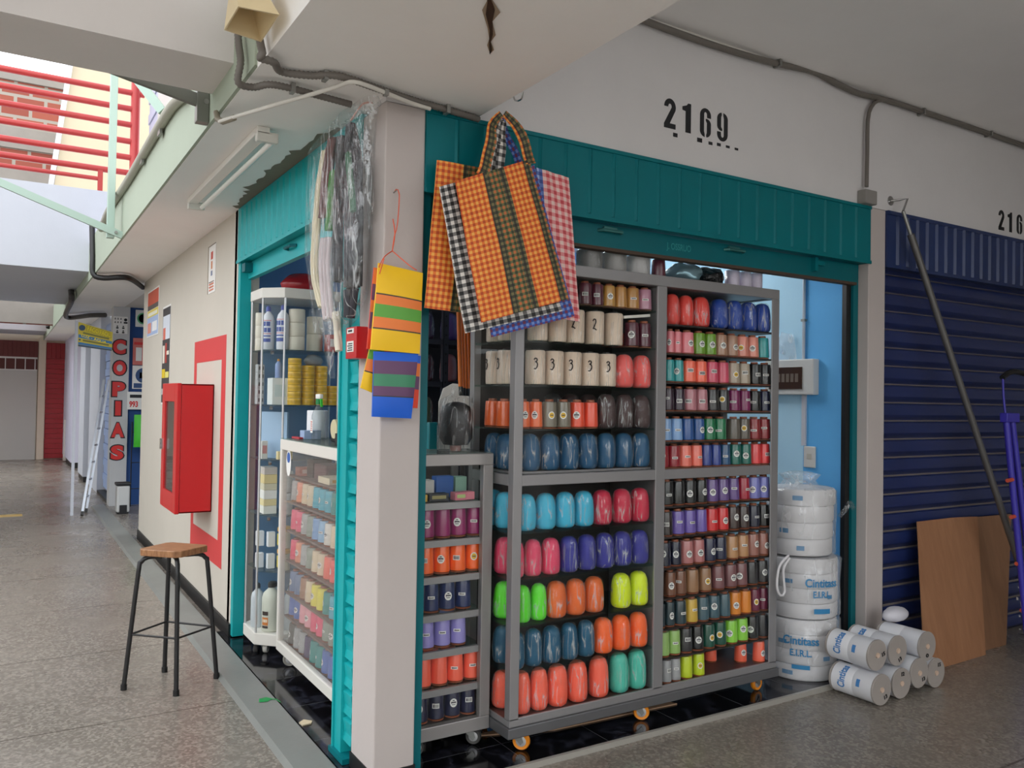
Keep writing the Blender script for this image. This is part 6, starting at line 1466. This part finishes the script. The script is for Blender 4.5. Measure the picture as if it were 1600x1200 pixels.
ENDM = mat('milky_roll_end', (164, 156, 150), .35, 0, .1); WRP = mat('white_roll_wrap', (222, 222, 226), .5)
_drums = []
def tape_drum(label, px, py, yf, num, L=.27, r=.083, text='', na=0., ny=0.):
    p = onY(px, py, yf); p.z = r+.001 if py > 1030 else max(p.z, r+.001)
    while any((p.x-a_)**2+(p.z-b_)**2 < (2*r+.0025)**2 for a_, b_ in _drums): p.z += .001
    _drums.append((p.x, p.z))
    o = thing('webbing_drum', label, 'drum', (p.x, yf, p.z), 'white webbing drums piled by the right pillar')
    MB().lathe([(r*.98, .012), (r*.965, .02), (r*.965, L*.46), (r*.935, L*.48), (r*.965, L*.5), (r*.965, L-.02), (r*.98, L-.012)], (p.x, yf, p.z), 30, axis='y').build('webbing', WRP, o, 40)
    for y0 in (0, L-.010):
        e = MB().lathe([(r*.18, y0), (r*.985, y0), (r, y0+.004), (r, y0+.008), (r*.985, y0+.0115), (r*.18, y0+.0115)], (p.x, yf, p.z), 30, axis='y').build('end_disc', ENDM, o, 40)
        if y0 == 0:
            MB().lathe([(r*.10, -.004), (r*.17, -.006), (r*.17, .004), (r*.10, .004)], (p.x, yf, p.z), 14, axis='y').build('hub', mat('hub_cream', (206, 180, 160), .5), e, 40)
            m = MB(); a = na
            lettering(m, num, (p.x+r*.62*math.cos(a), yf-.0015, p.z+r*.62*math.sin(a)), (math.cos(ny), 0, math.sin(ny)), (-math.sin(ny), 0, math.cos(ny)), .026, .022, .03, .001); m.build('marker_number', INK, e)
    if text:
        m = MB(); A = PI*.86
        lettering(m, text, (p.x+r*.985*math.cos(A), yf+L*.72, p.z+r*.985*math.sin(A)), (math.sin(A), 0, -math.cos(A)), (0, 1, 0), .13, .045, .02, .001, r*.985)
        m.build('printed_name', mat('print_mid_blue', (70, 130, 190), .5), o); m = MB()
        N = 5; vs = []
        for j in range(N): a = A+.15+.5*(j/(N-1)-.5); vs += [(p.x+r*.975*math.cos(a), yf+L*.30, p.z+r*.975*math.sin(a)), (p.x+r*.975*math.cos(a), yf+L*.38, p.z+r*.975*math.sin(a))]
        m.add(vs, [(2*j, 2*j+2, 2*j+3, 2*j+1) for j in range(N-1)]); m.build('printed_band', mat('print_mid_blue', (70, 130, 190), .5), o)
    return o
NB = [(1378, 1069, -.41, '13', 'Cintitas'), (1409, 1063, -.40, '12', ''), (1437, 1055, -.40, '13', ''), (1463, 1047, -.39, '15', '')]
for i, (px, py, yf, nm_, tx) in enumerate(NB):
    tape_drum(f"white webbing drum lying on the floor, {ORD[i+1]} from the roll bags in the bottom row", px, py, yf, nm_, .27, .083, tx, (-.9, 1.4, -.8, 1.0)[i], (.3, 0, .2, 0)[i])
NT_ = [(1371, 1024, -.385, '15', 'Cintitas'), (1403, 1018, -.37, '13', 'Cintitas'), (1449, 1011, -.375, '0', '')]
for i, (px, py, yf, nm_, tx) in enumerate(NT_):
    tape_drum(f"white webbing drum in the upper row of the pile, {ORD[i+1]} from the roll bags", px, py, yf, nm_, .27, .083, tx, (0., -1.2, -1.6)[i], (.3, .5, 0)[i])
p = onY(1406, 986, -.2); lump('wrapped_roll', 'small wrapped white roll lying on top of the drum pile', 'roll', (p.x, -.17, .34), (.10, .055, .045), mat('soft_white_wrap', (206, 204, 212), .45), 9.2, .1)

# ================================================================== IN FRONT OF THE NAVY SHUTTER
CARD = m_wood('brown_hardboard', (150, 104, 72), (168, 120, 86), 3, (6, 1, 1), .65); CARD2 = m_wood('brown_hardboard_darker', (128, 92, 66), (146, 106, 78), 3, (6, 1, 1), .65)
bd = thing('hardboard_sheet', 'wide folded brown board leaning against the navy shutter', 'board', (3.8, -.2, 0))
t0, t1 = onY(1432, 815, .0), onY(1526, 807, .0); b0 = onZ(1444, 1050, .0); b1, b2 = onZ(1493, 1037, .0), onZ(1539, 1023, .0)
tm = t0.lerp(t1, .53); yf = -.20
L = [Vector((t0.x, .0, t0.z)), Vector((tm.x, -.012, t0.z+.005)), Vector((t1.x, .0, t1.z)), Vector((b2.x, b2.y, .001)), Vector((b1.x, b1.y, .001)), Vector((b0.x, b0.y, .001))]
m = MB(); m.slab([L[0], L[1], L[4], L[5]], (0, -.006, 0)); m.slab([L[1], L[2], L[3], L[4]], (0, -.006, 0)); m.build('sheet', CARD, bd)
bd = thing('hardboard_sheet', 'narrower darker board with white scuffs behind the wide folded one', 'board', (4.3, -.15, 0))
a, b = onY(1522, 808, .03), onY(1579, 803, .03); c = onZ(1579, 1011, 0)
m = MB(); m.slab([(a.x, .03, a.z), (b.x, .03, b.z), (c.x+.02, -.13, .001), (a.x-.16, -.13, .001)], (0, -.006, 0)); m.build('sheet', CARD2, bd)
m = MB()
for u, v, w, h in ((.70, .66, .05, .03), (.78, .70, .03, .06), (.68, .80, .04, .02), (.84, .76, .02, .05), (.62, .90, .05, .015), (.8, .58, .02, .02)):
    P_ = lambda uu, vv: Vector((a.x+uu*(b.x-a.x), .03-.16*vv-.0075, a.z*(1-vv)))
    m.add([P_(u, v), P_(u+w, v+.01), P_(u+w*.8, v+h), P_(u-w*.2, v+h*.8)], [(0, 1, 2, 3)])
m.build('scuffs', mat('scuff_white', (196, 188, 178), .7), bd)
pl = thing('awning_pole', 'long grey steel pole slanting down from its wall hook across the navy shutter', 'pole', tuple(onY(1408, 325, -.06)))
pa, pb_ = onY(1411, 330, -.07), onY(1600, 903, -.28); pc = pb_+(pb_-pa)*((pb_.z-.02)/(pa.z-pb_.z))
pm = pa+(pb_-pa)*.06
MB().tube([pa, pm], .011, 8).build('thin_end', STEEL, pl, 60); MB().tube([pm, pc], .021, 10).build('tube', mat('dull_steel', (104, 102, 100), .4, .5), pl, 60)
h0 = onY(1391, 314, 0)
MB().lathe([(.0, -.004), (.03, -.004), (.03, .0)], (h0.x, 0, h0.z), 14, axis='y').tube([(h0.x, -.004, h0.z), (h0.x+.02, -.05, h0.z), (h0.x+.07, -.07, h0.z+.01), tuple(pa)], .007, 8).build('hook', CHROME, pl, 60)
tr_ = thing('folding_trolley', 'blue folded trolley frame with orange tips at the edge of the navy shutter', 'trolley', tuple(onY(1600, 960, -.35)))
BLT = mat('trolley_blue', (58, 50, 166), .35)
for dx, nm in ((0, 'rail'), (15, 'rail')):
    a, b = onY(1572+dx*.6, 655, -.30), onY(1602+dx, 960, -.36); bb = b+(b-a)*((b.z-.03)/(a.z-b.z)); MB().tube([a, bb], .020, 10).build(nm, BLT, tr_, 60)
for i, (px, py) in enumerate(((1574, 751), (1580, 808), (1588, 881), (1596, 954))):
    c = onY(px, py, -.33); MB().tube([c, c+Vector((.06, 0, .004))], .013, 8).build('tip', mat('orange_tip', (206, 84, 60), .5), tr_, 60)
MB().tube(smooth_path([onY(1567, 592, -.28), onY(1568, 620, -.285), onY(1572, 656, -.30)], .03), .007, 8).build('rod', BLT, tr_, 60)
a = onY(1572, 655, -.30); MB().box((a.x-.03, -.325, a.z-.02), (a.x+.12, -.275, a.z+.04)).build('bracket', BLT, tr_, bevel=.005)
MB().tube(smooth_path([onY(1566, 590, -.28), onY(1580, 581, -.28), onY(1600, 584, -.28), onY(1625, 596, -.28)], .03), .018, 8).build('handle', BLACK, tr_, 60)

# ================================================================== LOOSE THINGS ON THE FLOOR
cb = thing('cardboard_strip', 'flattened strip of brown cardboard on the black tiles under the tall cabinet', 'cardboard', (1.2, .15, .02))
P = [Vector(q_) for q_ in ((.60, .262, 0), (.98, .135, 0), (1.40, .118, 0), (1.735, .10, 0), (1.69, .19, 0), (1.0, .285, 0))]
m = MB().slab([(p.x, p.y, .0205) for p in P], (0, 0, .006)); m.build('sheet', mat('brown_cardboard', (168, 134, 106), .7), cb)
lf = thing('green_scrap', 'green plastic scrap on the kerb below the white cabinet', 'scrap', (-.11, 1.18, .03))
MB().add([(-.15, 1.16, .0285), (-.11, 1.145, .030), (-.08, 1.17, .033), (-.10, 1.21, .0305), (-.14, 1.195, .034)], [(0, 1, 2, 3, 4)]).build('leaf', mat('scrap_green', (20, 140, 70), .5), lf)
MB().tube([(-.085, 1.165, .032), (-.065, 1.145, .0335), (-.05, 1.12, .024)], .0025, 6).build('stem', mat('scrap_green', (20, 140, 70), .5), lf, 60)
pp = thing('paper_scrap', 'scrap of cream paper on the edge of the black tiles', 'scrap', (-.03, .8, .02)); MB().slab([(-.045, .77, .0205), (.0, .775, .0205), (.012, .80, .0205), (-.02, .835, .0205), (-.05, .81, .0205)], (0, 0, .006)).build('paper', mat('cream_scrap', (206, 190, 160), .7), pp)

# fill lamp added inside the shop to brighten the blue wall, unseen from the walkway
il = thing('added_fill_lamp', 'added fluorescent lamp on the shop ceiling, unseen, lighting the blue wall', 'lamp', (2.2, 1.4, 2.83))
MB().box((1.6, 1.36, 2.815), (2.8, 1.46, 2.8495)).build('housing', WFR, il)
km = NT('fill_lamp_tube'); km.b.inputs['Emission Color'].default_value = (.95, .98, 1, 1); km.b.inputs['Emission Strength'].default_value = 95
MB().tube([(1.64, 1.41, 2.797), (2.76, 1.41, 2.797)], .016, 12).build('tube', km.m, il, 60)
